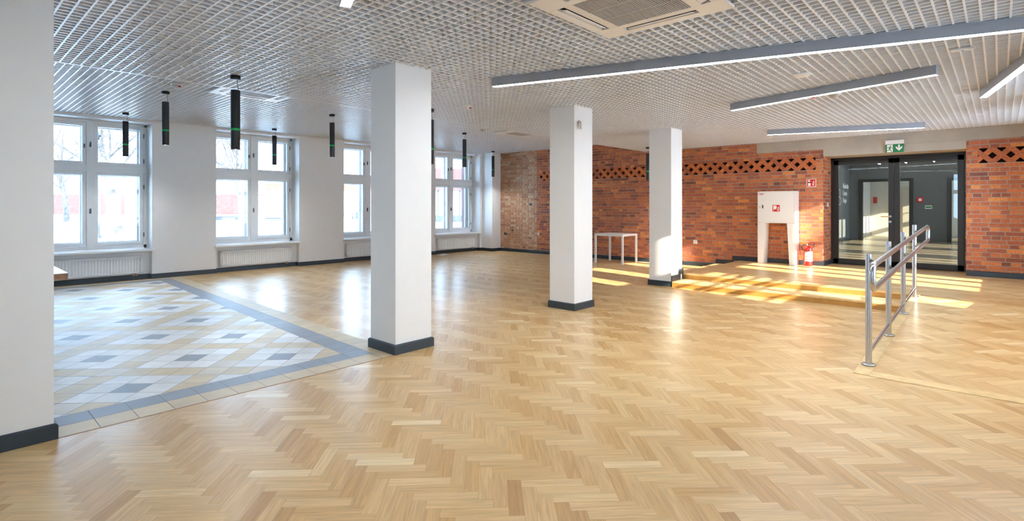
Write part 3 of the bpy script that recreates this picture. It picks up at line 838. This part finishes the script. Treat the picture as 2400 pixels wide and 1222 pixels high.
# ------------------------------------------------------------------ air conditioning cassettes
def cassette(label, x, y, z):
    t = thing('ceiling_air_conditioner', label, 'air conditioner', (x, y, z), group='ceiling air conditioners'); s = 0.5225
    p = MB()
    c = 0.302; v0_, v1_ = 0.375, 0.445; sl = 0.30
    # panel as a frame with grille opening and four slot openings
    def ring(z_):
        for (a, b, c_, d_) in cut((-s, s, -s, s), [(-c, c, -c, c), (-sl, sl, v0_, v1_), (-sl, sl, -v1_, -v0_), (v0_, v1_, -sl, sl), (-v1_, -v0_, -sl, sl)]):
            p.box(a, b, c_, d_, z_, z_+0.02)
    ring(-0.03)
    p.box(-s+0.02, s-0.02, -s+0.02, s-0.02, 0.0, 0.02)
    p.build('panel', M['cassette'], t)
    g_ = MB(); g_.box(-c, c, -c, c, -0.02, -0.016)
    n_ = 34
    for i in range(n_):
        yy = -c+0.012+(2*c-0.024)*i/(n_-1); g_.box(-c, c, yy-0.0035, yy+0.0035, -0.034, -0.02)
    for xx in (-0.1, 0.1): g_.box(xx-0.006, xx+0.006, -c, c, -0.033, -0.02)
    g_.build('intake_grille', M['cassette_grille'], t)
    d = MB()
    for (a, b, c_, d_) in [(-sl, sl, v0_, v1_), (-sl, sl, -v1_, -v0_), (v0_, v1_, -sl, sl), (-v1_, -v0_, -sl, sl)]: d.box(a, b, c_, d_, -0.012, -0.008)
    d.build('duct', M['dark_slot'], t)
    for k in range(4):
        f = MB(); T = Matrix.Rotation(k*PI/2, 4, 'Z') @ Matrix.Translation((0, 0.413, -0.028)) @ Matrix.Rotation(math.radians(14), 4, 'X')
        f.box(-0.26, 0.26, -0.026, 0.026, -0.003, 0.003, 0, T); f.build('air_flap', M['cassette'], t)
cassette('large cream ceiling air conditioner cut by the top edge of the picture', 3.367, 1.923, HC)
cassette('ceiling air conditioner behind the largest pendant, half hidden by the ceiling edge', 3.385, 8.38, HU)
cassette('small distant ceiling air conditioner near the brick corner, half hidden by the ceiling edge', 9.565, 8.40, HU)

# ------------------------------------------------------------------ detectors and small ceiling fittings
def detector(label, x, y, z, r=0.055, red=False, grey=False, flat=False):
    t = thing('smoke_detector', label, 'smoke detector', (x, y, z), group='ceiling detectors')
    b = MB(); b.lathe([(0, 0), (r*1.05, 0), (r*1.05, -0.012), (r*0.98, -0.018), (r*0.8, -0.02)], n=28); b.build('base', M['white_plastic'], t)
    h = MB(); h.lathe([(r*0.8, -0.018), (r*0.7, -0.026), (r*0.4, -0.034), (0, -0.036)] if flat else [(r*0.86, -0.018), (r*0.82, -0.03), (r*0.6, -0.042), (r*0.35, -0.058), (0, -0.062)], n=28)
    h.build('sensing_head', M['cassette_grille'] if grey else M['white_plastic'], t)
    if red:
        d = MB(); d.lathe([(0.02, -0.034), (0.02, -0.048), (0, -0.05)], (r*0.45, -r*0.45, 0.0), 14); d.build('red_indicator', M['red'], t)
detector('conical detector on the ceiling behind the second pendant from the left', 2.395, 8.735, HU, 0.07, True, True)
detector('detector with a red indicator on the ceiling right of the tile corner column', 5.207, 5.635, HC, 0.06, True)
detector('small conical detector on the ceiling left of the distant air conditioner', 8.494, 8.68, HU, 0.075, False, True)
detector('wide white detector between the two longest ceiling lights', 6.47, 1.60, HC, 0.085, flat=True)
detector('conical grey tipped detector just below the middle linear light', 7.858, 1.572, HC, 0.075, False, True)
t = thing('alarm_indicator', 'tiny red indicator button on the ceiling beside the grey tipped detector', 'indicator light', (7.914, 1.83, HC))
mb = MB(); mb.lathe([(0, 0), (0.03, 0), (0.03, -0.008)], n=20); mb.build('ring', M['white_plastic'], t)
mb = MB(); mb.lathe([(0.03, -0.008), (0.028, -0.016), (0, -0.018)], n=20); mb.build('lens', M['red'], t)
t = thing('emergency_light', 'flat white rectangular fitting on the ceiling above the right end of the middle light', 'emergency light', (6.40, 0.25, HC), math.radians(-78))
mb = MB(); mb.box(-0.085, 0.085, -0.03, 0.03, -0.022, 0.0); mb.build('housing', M['white_plastic'], t, bevel=0.006)
mb = MB(); mb.lathe([(0.012, -0.022), (0.010, -0.027), (0, -0.028)], n=16); mb.build('lens', M['cassette_grille'], t)
t = thing('round_plate', 'flat round white plate on the ceiling at the end of the far linear light', 'ceiling plate', (11.92, 3.59, HC))
mb = MB(); mb.lathe([(0, 0), (0.09, 0), (0.085, -0.014), (0, -0.016)], n=28); mb.build('disc', M['cassette'], t)

# ------------------------------------------------------------------ things on the brick wall
def pict(mb, kind, m):
    pass
def plate_x(name, label, cat, y, z, w, h, x=XB-0.014):
    t = thing(name, label, cat, (x, y, z))
    b = MB(); b.box(0, 0.01, -w/2, w/2, -h/2, h/2); b.build('plate', M['sign_white'], t)
    return t
def poly_x(t, name, polys, material, d=-0.002):
    b = MB()
    for p in polys: b.prism([(-q[0], q[1]) for q in p], 'x', d, d+0.0015)
    return b.build(name, material, t)
def rect(x0, x1, z0, z1): return [(x0, z0), (x1, z0), (x1, z1), (x0, z1)]
def disc(x, z, r, n=14): return [(x+r*math.cos(2*PI*i/n), z+r*math.sin(2*PI*i/n)) for i in range(n)]
def line2(p, q, w):
    p, q = Vector(p), Vector(q); d = (q-p).normalized(); n_ = Vector((-d.y, d.x))*w/2
    return [tuple(p+n_), tuple(p-n_), tuple(q-n_), tuple(q+n_)]
def flames(x, z, s):
    out = []
    for i, (dx, dz, w, h) in enumerate(((0, 0.0, 0.30, 0.16), (-0.04, 0.16, 0.32, 0.18), (0.02, 0.36, 0.28, 0.18), (0.04, 0.56, 0.22, 0.2))):
        out.append([(x+s*(dx-w/2), z+s*(dz+0.06)), (x+s*(dx-w*0.1), z+s*dz), (x+s*(dx+w/2), z+s*(dz+0.02)), (x+s*(dx+w*0.42), z+s*(dz+h*0.75)), (x+s*(dx+w*0.05), z+s*(dz+h*0.55)), (x+s*(dx-w*0.3), z+s*(dz+h))])
    return out
t = plate_x('extinguisher_sign', 'square red and white fire extinguisher sign on the brick left of the door', 'sign', 3.03, 2.005, 0.19, 0.18)
poly_x(t, 'red_field', [rect(-0.083, 0.083, -0.078, 0.078)], M['red'])
poly_x(t, 'pictogram', [rect(-0.062, -0.012, -0.068, 0.02), disc(-0.037, 0.02, 0.025), line2((-0.06, 0.058), (-0.02, 0.062), 0.014), line2((-0.066, 0.03), (-0.052, 0.062), 0.012)] + flames(0.045, -0.06, 0.14), M['sign_white'], -0.0035)

# hose cabinet
XC = 12.66
t = thing('fire_hose_cabinet', 'tall white fire hose cabinet on two splayed legs against the brick wall', 'cabinet', (XC, 3.658, PZ))
w = 0.3875; zb, zt = 1.12-PZ, 1.83-PZ; dp = XB-0.025-XC
mb = MB(); mb.box(0.006, dp, -w, w, zb, zt); mb.box(-0.004, 0.006, -w, w, zt-0.018, zt); mb.box(-0.004, 0.006, -w, w, zb, zb+0.012)
mb.box(-0.004, 0.006, -w, -w+0.02, zb, zt); mb.box(-0.004, 0.006, w-0.02, w, zb, zt)
mb.build('body', M['white_plastic'], t, bevel=0.003)
mb = MB(); mb.box(-0.004, 0.004, -w+0.024, w-0.024, zb+0.016, zt-0.022)
dr = mb.build('door', M['white_plastic'], t, bevel=0.002)
mb = MB(); mb.box(-0.008, -0.004, w-0.125, w-0.10, 0.62+zb-0.29, 0.62+zb-0.22); mb.build('lock', M['steel_dark'], dr)
mb = MB(); mb.tube([(-0.006, w-0.05, zb+0.36), (-0.003, w-0.05, zb+0.36)], 0.009, 12); mb.build('latch_button', M['steel_dark'], dr)
b_ = MB(); b_.prism([(w-0.035, zt-0.05), (w-0.13, zt-0.05), (w-0.13, zt-0.095), (w-0.035, zt-0.095)], 'x', -0.006, -0.004); io = b_.build('info_label', M['sign_white'], t)
b_ = MB(); b_.prism([(w-0.035, zt-0.05), (w-0.13, zt-0.05), (w-0.13, zt-0.064), (w-0.035, zt-0.064)], 'x', -0.008, -0.006); b_.build('printed_line', M['red'], io)
for k in range(2):
    b_ = MB(); b_.prism([(w-0.042, zt-0.072-k*0.010), (w-0.123, zt-0.072-k*0.010), (w-0.123, zt-0.076-k*0.010), (w-0.042, zt-0.076-k*0.010)], 'x', -0.008, -0.006); b_.build('printed_line', M['red'], io)
b_ = MB(); cy, cz = 0.0, 1.455-PZ
b_.box(-0.006, -0.004, cy-0.086, cy+0.072, cz-0.083, cz+0.077); sg = b_.build('hose_sign', M['sign_white'], t)
def px_(polys, material, name, d):
    b = MB()
    for p in polys: b.prism([(cy-0.007-q[0], cz-0.003+q[1]) for q in p], 'x', d, d+0.0015)
    return b.build(name, material, sg)
px_([rect(-0.074, 0.074, -0.074, 0.074)], M['red'], 'red_field', -0.0085)
px_([rect(-0.06, 0.005, -0.022, 0.06), rect(-0.055, -0.045, -0.055, -0.02), rect(0.005, 0.02, 0.012, 0.026)] + flames(0.042, -0.062, 0.125), M['sign_white'], 'pictogram', -0.0105)
for sgn in (1, -1):
    l = MB(); top, bot = 0.165, 0.118
    poly = [(sgn*w, 0), (sgn*(w-bot), 0), (sgn*(w-top), zb), (sgn*w, zb)]
    if sgn < 0: poly = poly[::-1]
    l.prism(poly, 'x', 0.0, dp); l.build('leg', M['white_plastic'], t, bevel=0.002)

# fire extinguisher
t = thing('fire_extinguisher', 'red fire extinguisher with black hose standing on the platform by the door', 'fire extinguisher', (12.83, 3.06, PZ))
mb = MB(); mb.lathe([(0.0, 0.012), (0.066, 0.012), (0.068, 0.0), (0.082, 0.0), (0.084, 0.03), (0.084, 0.33), (0.079, 0.365), (0.062, 0.395), (0.036, 0.415), (0.022, 0.42), (0.022, 0.44)], n=32); mb.build('cylinder', M['red'], t)
mb = MB()
for k in range(10):
    a0, a1 = math.radians(150+k*13), math.radians(150+(k+1)*13)
    mb.face([(0.0848*math.cos(a), 0.0848*math.sin(a), z) for a, z in ((a0, 0.10), (a1, 0.10), (a1, 0.31), (a0, 0.31))], sm=True)
lb = mb.build('paper_label', M['sign_white'], t)
for z, k0, k1 in ((0.29, 0, 9), (0.265, 2, 8), (0.245, 2, 7), (0.21, 1, 6), (0.19, 1, 7), (0.13, 0, 10)):
    mb = MB(); n_ = (k1-k0)*2
    ang = [math.radians(152+(k0+(k1-k0)*i/n_)*12) for i in range(n_+1)]
    mb.mesh([(0.0853*math.cos(q), 0.0853*math.sin(q), z+dz) for q in ang for dz in (0, 0.009)], [(2*i, 2*i+2, 2*i+3, 2*i+1) for i in range(n_)])
    mb.build('printed_line', M['red'], lb)
mb = MB(); mb.lathe([(0, 0.475), (0.018, 0.475), (0.02, 0.435), (0.026, 0.43), (0, 0.43)], n=18); mb.tube([(0, 0, 0.455), (0, 0.06, 0.455)], 0.011, 10); mb.build('valve', M['steel'], t)
mb = MB(); mb.tube([(0, 0.02, 0.478), (0, -0.05, 0.492), (0, -0.125, 0.50)], [0.009, 0.009, 0.007], 8); mb.build('lever', M['red'], t)
mb = MB(); mb.tube([(0, 0.015, 0.462), (0, -0.11, 0.452)], 0.006, 8); mb.build('carry_handle', M['steel_dark'], t)
pts = [(-0.02, 0.055, 0.455), (-0.05, 0.095, 0.44), (-0.075, 0.11, 0.40), (-0.088, 0.085, 0.345), (-0.095, 0.03, 0.318), (-0.095, -0.03, 0.32), (-0.088, -0.085, 0.355), (-0.07, -0.12, 0.41), (-0.05, -0.13, 0.47), (-0.04, -0.128, 0.505)]
mb = MB(); mb.tube(pts, 0.0085, 10); mb.build('hose', M['rubber'], t)

# exit sign
t = thing('exit_sign', 'green exit sign with running figure and arrow above the glazed door', 'exit sign', (XB-0.07, 1.54, 2.565))
mb = MB(); mb.box(0.0, 0.056, -0.148, 0.148, 0.165, 0.245); mb.build('housing', M['white_plastic'], t, bevel=0.005)
mb = MB(); mb.box(0.012, 0.024, -0.148, 0.148, 0.0, 0.165); mb.build('green_panel', M['sign_green'], t)
poly_x(t, 'white_field', [rect(-0.122, -0.028, 0.008, 0.155)], M['sign_white'], 0.009)
poly_x(t, 'running_figure', [disc(-0.062, 0.128, 0.0105), line2((-0.07, 0.112), (-0.083, 0.068), 0.026), line2((-0.066, 0.110), (-0.045, 0.092), 0.009), line2((-0.046, 0.093), (-0.03, 0.094), 0.009),
        line2((-0.075, 0.110), (-0.098, 0.108), 0.009), line2((-0.098, 0.11), (-0.114, 0.086), 0.009), line2((-0.08, 0.07), (-0.06, 0.044), 0.012), line2((-0.062, 0.047), (-0.045, 0.016), 0.011), line2((-0.086, 0.068), (-0.092, 0.044), 0.012), line2((-0.09, 0.044), (-0.122, 0.042), 0.010)], M['sign_green'], 0.0065)
poly_x(t, 'arrow', [rect(0.057, 0.088, 0.07, 0.15), [(0.072, 0.028), (0.124, 0.085), (0.124, 0.125), (0.072, 0.068)], [(0.072, 0.028), (0.072, 0.068), (0.02, 0.125), (0.02, 0.085)]], M['sign_white'], 0.009)

# sockets, switch, sensor, hatch
def socket(label, y, z, w=0.082):
    t = thing('wall_socket', label, 'socket', (XB-0.03, y, z), group='white wall sockets')
    b = MB(); b.box(0, 0.032, -w/2, w/2, -w/2, w/2); b.build('frame', M['white_plastic'], t, bevel=0.006)
    b = MB(); b.tube([(-0.004, 0, 0), (0.001, 0, 0)], 0.024, 20); f = b.build('insert', M['white_plastic'], t)
    b = MB(); b.tube([(-0.006, 0.009, 0), (-0.0035, 0.009, 0)], 0.0035, 8); b.tube([(-0.006, -0.009, 0), (-0.0035, -0.009, 0)], 0.0035, 8); b.build('contact', M['dark_slot'], f)
socket('white double socket on the brick wall just right of the farthest column', 5.631, 0.604, 0.10)
socket('small white socket on the brick near the far left corner', 10.728, 0.623)
t = thing('light_switch', 'white light switch on the brick reveal left of the glazed door', 'switch', (13.34, Y_L-0.012, 1.53))
mb = MB(); mb.box(-0.055, 0.055, 0, 0.014, -0.045, 0.045); mb.build('plate', M['white_plastic'], t, bevel=0.003)
mb = MB(); mb.box(-0.035, 0.035, -0.006, 0, -0.03, 0.03); mb.build('rocker', M['white_plastic'], t, bevel=0.003)
t = thing('motion_sensor', 'small white motion sensor tilted on the face of the third column', 'motion sensor', (6.325, 4.49, 2.66))
mb = MB(); T = Matrix.Rotation(math.radians(8), 4, 'Z')
mb.prism([(-0.028, 0.055), (0.028, 0.055), (0.018, -0.055), (-0.018, -0.055)], 'y', -0.075, -0.03); mb.build('body', M['cassette'], t, bevel=0.008)
mb = MB(); mb.tube([(-0.01, 0, 0.05), (-0.014, -0.03, 0.06), (-0.012, -0.045, 0.04)], 0.012, 10); mb.build('swivel_bracket', M['cassette_grille'], t)
mb = MB(); mb.box(0.006, 0.03, -0.06, -0.02, -0.05, 0.05); mb.build('lens', M['cassette_grille'], t, bevel=0.006)
t = thing('access_hatch', 'flat white access hatch low on the corner pier beside pale brick', 'hatch', (12.78, 12.395, 0.33))
mb = MB(); mb.box(-0.11, 0.11, 0, 0.006, -0.13, 0.13); mb.build('frame', M['white_plastic'], t)
mb = MB(); mb.box(-0.095, 0.095, -0.004, 0, -0.115, 0.115); mb.build('flap', M['white_paint'], t)
t = thing('corner_sensor', 'small white box high on the wall above the last window', 'sensor', (12.28, YW-0.05, 3.21))
mb = MB(); mb.box(-0.05, 0.05, 0, 0.05, -0.035, 0.035); mb.build('housing', M['white_plastic'], t, bevel=0.01)
mb = MB(); mb.box(-0.03, 0.03, -0.004, 0, -0.025, 0.0); mb.build('lens', M['cassette_grille'], t)
for lab, y, z, dy, dz in (('dark upper hole knocked into the pale brick', 11.06, 1.55, 0.045, 0.035), ('dark lower hole knocked into the pale brick', 11.86, 0.70, 0.04, 0.03), ('dark hole low in the pale brick nearest the corner pier', 12.18, 0.58, 0.06, 0.035)):
    t = thing('wall_cavity_box', lab, 'wall box', (XB-0.004, y, z), group='dark holes in the pale brick')
    b = MB(); b.box(0, 0.02, -dy, dy, -dz, dz); b.build('frame', M['steel_dark'], t)
    b = MB(); b.box(-0.002, 0.0, -dy*0.7, dy*0.7, -dz*0.7, dz*0.7); b.build('opening', M['dark_slot'], t)

# ------------------------------------------------------------------ loose furniture
t = thing('side_table', 'small square white table in front of the brick wall between two columns', 'table', (12.29, 7.51, 0))
hx, hy, th = 0.375, 0.43, 0.775
mb = MB(); mb.box(-hx, hx, -hy, hy, th-0.018, th); mb.build('tabletop', M['white_paint'], t, bevel=0.003)
mb = MB()
for s in (-1, 1):
    mb.box(-hx+0.045, hx-0.045, s*(hy-0.025)-0.015, s*(hy-0.025)+0.015, th-0.055, th-0.018); mb.box(s*(hx-0.025)-0.015, s*(hx-0.025)+0.015, -hy+0.045, hy-0.045, th-0.055, th-0.018)
mb.build('apron', M['white_paint'], t)
for sx in (-1, 1):
    for sy in (-1, 1):
        l = MB(); cx, cy_ = sx*(hx-0.024), sy*(hy-0.024); l.box(cx-0.023, cx+0.023, cy_-0.023, cy_+0.023, 0, th-0.018); l.build('leg', M['white_paint'], t, bevel=0.003)
t = thing('plywood_table', 'white topped table with layered wooden edge showing behind the nearest column', 'table', (0.35, 8.25, 0))
mb = MB(); mb.box(-0.7, 0.7, -0.54, 0.54, 0.745, 0.75); mb.build('tabletop', M['white_paint'], t)
mb = MB()
for k in range(3): mb.box(-0.7+0.0015*(k % 2), 0.7-0.0015*(k % 2), -0.54+0.0015*(k % 2), 0.54-0.0015*(k % 2), 0.678+k*0.0225, 0.6995+k*0.0225)
mb.build('layered_edge', M['ply'], t)
for sx in (-1, 1):
    for sy in (-1, 1):
        l = MB(); l.box(sx*0.5-0.025, sx*0.5+0.025, sy*0.4-0.025, sy*0.4+0.025, 0, 0.678); l.build('leg', M['white_paint'], t)
# scrap of film
mb = MB(); rng = random.Random(5)
N = 7; vs = []
for i in range(N):
    for j in range(N):
        u, v = i/(N-1)-0.5, j/(N-1)-0.5
        vs.append((u*0.34+rng.uniform(-.02, .02), v*0.2+rng.uniform(-.02, .02), max(0.002, 0.09*(0.5-abs(u))*rng.random()*2*(1-2*abs(v)*0.8))))
mb.mesh(vs, [(i*N+j, (i+1)*N+j, (i+1)*N+j+1, i*N+j+1) for i in range(N-1) for j in range(N-1)])
o = mb.build('plastic_scrap', M['paper'], loc=(10.62, 12.55, 0.0)); tag(o, 'crumpled scrap of white film on the floor before the last radiator', 'scrap')

# ------------------------------------------------------------------ outside, window side
mb = MB()
mb.mesh([(-150, YO+0.05, -0.3), (230, YO+0.05, -0.3), (230, 240, -0.3), (-150, 240, -0.3)], [(0, 1, 2, 3)])
mb.mesh([(-60, -80, -0.3), (90, -80, -0.3), (90, YS-0.15, -0.3), (-60, YS-0.15, -0.3)], [(0, 1, 2, 3)])
mb.mesh([(-60, YS-0.15, -0.3), (-3.25, YS-0.15, -0.3), (-3.25, YO+0.05, -0.3), (-60, YO+0.05, -0.3)], [(0, 1, 2, 3)])
structure(mb.build('ground', M['snow']), 'snow covered ground outside the windows')
# park wall, parallel to the far side of the park
t = thing('park_wall', 'long pale red brick wall across the snowy park beyond the windows', 'wall', (20, 147, -0.3), math.atan2(-29, 26.5))
mb = MB(); mb.box(-90, 42, 0, 0.5, 0, 4.3); mb.build('brickwork', M['far_brick'], t)
mb = MB(); mb.box(-90, 42, -0.15, 0.65, 4.3, 4.6); mb.build('snowy_coping', M['snow'], t)
# clad building beyond the right windows
t = thing('clad_building', 'long pale panelled building with a rust red band seen through the right windows', 'building', (52, 135, -0.3), math.atan2(-36, 53))
mb = MB(); mb.box(0, 110, 0, 10, 0, 5.7); mb.build('panel_wall', M['far_panel'], t)
mb = MB()
for k in range(70): mb.box(0.6+k*1.55, 0.75+k*1.55, -0.06, 0.0, 0.2, 5.7)
mb.build('panel_joints', M['far_groove'], t)
mb = MB(); mb.box(-0.3, 110, -0.3, 10, 5.7, 7.3); mb.build('rust_band', M['far_red'], t)
mb = MB(); mb.mesh([(-0.3, -0.4, 7.3), (110, -0.4, 7.3), (110, 10, 12), (-0.3, 10, 12)], [(0, 1, 2, 3)]); mb.build('roof', M['snow'], t)
t = thing('garden_pavilion', 'low pale pavilion with pinkish roof seen through the window nearest the brick corner', 'building', (39.0, 52.0, -0.3), math.radians(-42))
mb = MB(); mb.box(0, 30, 0, 8, 0.0, 3.7); mb.build('panel_wall', M['far_panel'], t)
mb = MB()
for k in range(22): mb.box(0.5+k*1.3, 0.62+k*1.3, -0.05, 0.0, 0.1, 3.7)
mb.build('panel_joints', M['far_groove'], t)
mb = MB(); mb.mesh([(-0.4, -0.5, 3.7), (30.4, -0.5, 3.7), (30.4, 4, 6.6), (-0.4, 4, 6.6), (-0.4, 8.5, 3.7), (30.4, 8.5, 3.7)], [(0, 1, 2, 3), (3, 2, 5, 4), (0, 3, 4), (1, 5, 2), (0, 4, 5, 1)]); mb.build('roof', M['far_red'], t)
mb = MB(); mb.box(-0.5, 30, -4.0, -3.7, 0.0, 0.75); mb.build('garden_wall', M['bin'], t)
# brick pilaster just outside the last window
t = thing('brick_pilaster', 'narrow brick pilaster standing outside at the right edge of the last window', 'pilaster', (12.66, YO+0.01, -0.3))
mb = MB(); mb.box(0, 1.2, 0, 0.42, 0, 9); mb.build('brickwork', M['far_brick'], t)
mb = MB(); mb.box(-0.04, 1.24, 0, 0.46, 9, 9.15); mb.build('snowy_cap', M['snow'], t)

def lamp_post(label, x, y, h=6.0):
    t = thing('street_lamp', label, 'street lamp', (x, y, -0.3), group='street lamps in the park')
    p = MB(); p.lathe([(0.2, 0), (0.2, 0.12), (0.13, 0.2), (0.13, 0.7), (0.16, 0.75), (0.09, 0.9), (0.06, 1.0), (0.05, h-1.0), (0.07, h-0.95), (0.04, h-0.9), (0.04, h-0.75)], n=14); p.build('post', M['iron'], t)
    p = MB(); p.tube([(-0.28, 0, h-0.55), (-0.15, 0, h-0.8), (0, 0, h-0.85), (0.15, 0, h-0.8), (0.28, 0, h-0.55)], 0.018, 8); p.build('bracket', M['iron'], t)
    p = MB(); p.lathe([(0.10, h-0.7), (0.18, h-0.25)], n=6, sm=False); p.build('lantern', M['lamp_glass'], t)
    p = MB(); p.lathe([(0.22, h-0.25), (0.20, h-0.22), (0.07, h-0.05), (0.03, h+0.08), (0, h+0.1)], n=6, sm=False); p.build('cap', M['iron'], t)
lamp_post('black cast iron street lamp just outside the leftmost window', 6.31, 37.1)
lamp_post('black street lamp seen through the window nearest the brick corner', 58.0, 70.5, 6.6)

def planter(label, x, y, w=2.3):
    t = thing('stone_planter', label, 'planter', (x, y, -0.3), math.radians(-45), group='stone planters in the park')
    p = MB(); p.box(-w/2, w/2, -0.5, 0.5, 0, 0.38); p.build('stone_basin', M['stone'], t)
    p = MB(); p.box(-w/2-0.04, w/2+0.04, -0.54, 0.54, 0.38, 0.46); p.build('rim', M['iron'], t)
planter('low stone planter left of the grey bin outside the second window', 25.9, 73.5)
planter('low stone planter in the right half of the second window', 26.6, 61.7)
def litter_bin(label, x, y):
    t = thing('litter_bin', label, 'bin', (x, y, -0.3), math.radians(-45), group='litter bins in the park')
    p = MB(); p.box(-0.28, 0.28, -0.28, 0.28, 0.05, 0.92); p.build('body', M['bin'], t, bevel=0.02)
    p = MB(); p.box(-0.3, 0.3, -0.3, 0.3, 0.92, 0.97); p.build('lid', M['iron'], t)
litter_bin('blue grey litter bin in the snow outside the second window', 26.7, 71.2)
litter_bin('blue grey litter bin beside the bench outside the third window', 38.5, 63.0)
t = thing('park_bench', 'wooden slatted park bench outside the third window', 'bench', (37.2, 63.7, -0.3), math.radians(-45))
for k in range(4):
    p = MB(); p.box(-1.1, 1.1, -0.25+k*0.12, -0.15+k*0.12, 0.42, 0.46); p.build('seat_slat', M['bench_wood'], t)
for k in range(3):
    p = MB(); p.box(-1.1, 1.1, 0.26, 0.29, 0.52+k*0.13, 0.62+k*0.13); p.build('back_slat', M['bench_wood'], t)
for sx in (-0.8, 0.8):
    p = MB(); p.box(sx-0.04, sx+0.04, -0.25, 0.3, 0, 0.42); p.box(sx-0.03, sx+0.03, 0.24, 0.3, 0.42, 0.9); p.build('leg', M['iron'], t)

def tree(label, x, y, h, seed, spread=0.55):
    rng = random.Random(seed)
    t = thing('bare_tree', label, 'tree', (x, y, -0.35), group='bare trees in the park')
    tr = MB(); br = MB(); tw = MB()
    def grow(mb_, p, d, L, r, lvl):
        n_ = 4; pts = [p]; rs = [r]
        q = p.copy(); dd = d.copy()
        for i in range(n_):
            dd = (dd + Vector((rng.uniform(-1, 1), rng.uniform(-1, 1), rng.uniform(-0.4, 0.7)))*0.16).normalized()
            q = q + dd*L/n_; pts.append(q.copy()); rs.append(r*(1-0.55*(i+1)/n_))
        mb_.tube(pts, rs, 8 if lvl == 0 else (5 if lvl < 3 else 3), caps=False)
        if lvl >= 4: return
        kids = (9, 6, 5, 4)[lvl]
        for k in range(kids):
            f = rng.uniform(0.35 if lvl == 0 else 0.25, 1.0); i = min(n_-1, int(f*n_)); a = pts[i].lerp(pts[i+1], f*n_-i)
            rnd = Vector((rng.uniform(-1, 1), rng.uniform(-1, 1), rng.uniform(-0.2, 0.9))).normalized()
            nd = (dd*(1-spread) + rnd*spread*1.3).normalized()
            grow(br if lvl < 2 else tw, a, nd, L*rng.uniform(0.45, 0.72), max(0.010, rs[i]*0.42), lvl+1)
    grow(tr, Vector((0, 0, 0)), Vector((0, 0, 1)), h*0.55, h*0.017, 0)
    tr.build('trunk', M['bark'], t); br.build('branches', M['bark'], t); o = tw.build('twigs', M['bark'], t); o['kind'] = 'stuff'
for lab, x, y, h, sd in [('bare snowy tree rising behind the street lamp outside the leftmost window', 8.6, 43.5, 15, 1),
                         ('bare tree leaning into the right half of the leftmost window', 11.0, 40.0, 13, 2),
                         ('bare tree near the left edge of the leftmost window', 3.4, 47.0, 15, 3),
                         ('thick bare tree behind the planter in the left half of the second window', 22.5, 60.0, 17, 4),
                         ('bare tree with pale trunk in the right half of the second window', 27.5, 55.5, 16, 5),
                         ('distant bare tree before the park wall in the second window', 27.0, 84.0, 19, 6),
                         ('distant bare tree before the park wall in the leftmost window', 10.5, 78.0, 18, 7)]:
    tree(lab, x, y, h, sd)

# unseen block added on the camera's right hand side to shade the near windows
mb = MB(); mb.box(-40, 6.2, -5.6, -4.2, -0.3, 8.4)
structure(mb.build('wall_sun_block', M['far_block']), 'unseen block added across the yard to shade the near windows')

# ------------------------------------------------------------------ light
sun = bpy.data.lights.new('sun', 'SUN'); sun.energy = 11.5; sun.color = (1.0, 0.86, 0.68); sun.angle = 0.0093
so = bpy.data.objects.new('sun', sun); COL.objects.link(so)
so.rotation_euler = SUN.to_track_quat('-Z', 'Y').to_euler(); so.location = (-10, -40, 20)
wd = bpy.data.worlds.new('winter_sky'); SC.world = wd; wd.use_nodes = True
bg = wd.node_tree.nodes['Background']; bg.inputs['Color'].default_value = (0.52, 0.74, 1.0, 1); bg.inputs['Strength'].default_value = 5.8

# ------------------------------------------------------------------ camera
cam = bpy.data.cameras.new('camera'); co = bpy.data.objects.new('camera', cam); COL.objects.link(co)
co.location = (0, 0, 1.5); co.rotation_euler = (PI/2, 0, math.radians(42.46)-PI/2)
cam.sensor_width = 36.0; cam.lens = 36.0*1249.3/2400; cam.shift_y = -(611-483.3)/2400; cam.clip_start = 0.05; cam.clip_end = 500
SC.camera = co
SC.view_settings.view_transform = 'Standard'; SC.view_settings.look = 'None'; SC.view_settings.gamma = 1.0
SC.view_settings.use_curve_mapping = False; SC.view_settings.exposure = 1.58
SC.cycles.max_bounces = 12; SC.cycles.diffuse_bounces = 6; SC.cycles.glossy_bounces = 4; SC.cycles.transparent_max_bounces = 16
SC.cycles.sample_clamp_indirect = 8.0; SC.cycles.use_denoising = True; SC.cycles.caustics_reflective = False; SC.cycles.caustics_refractive = False
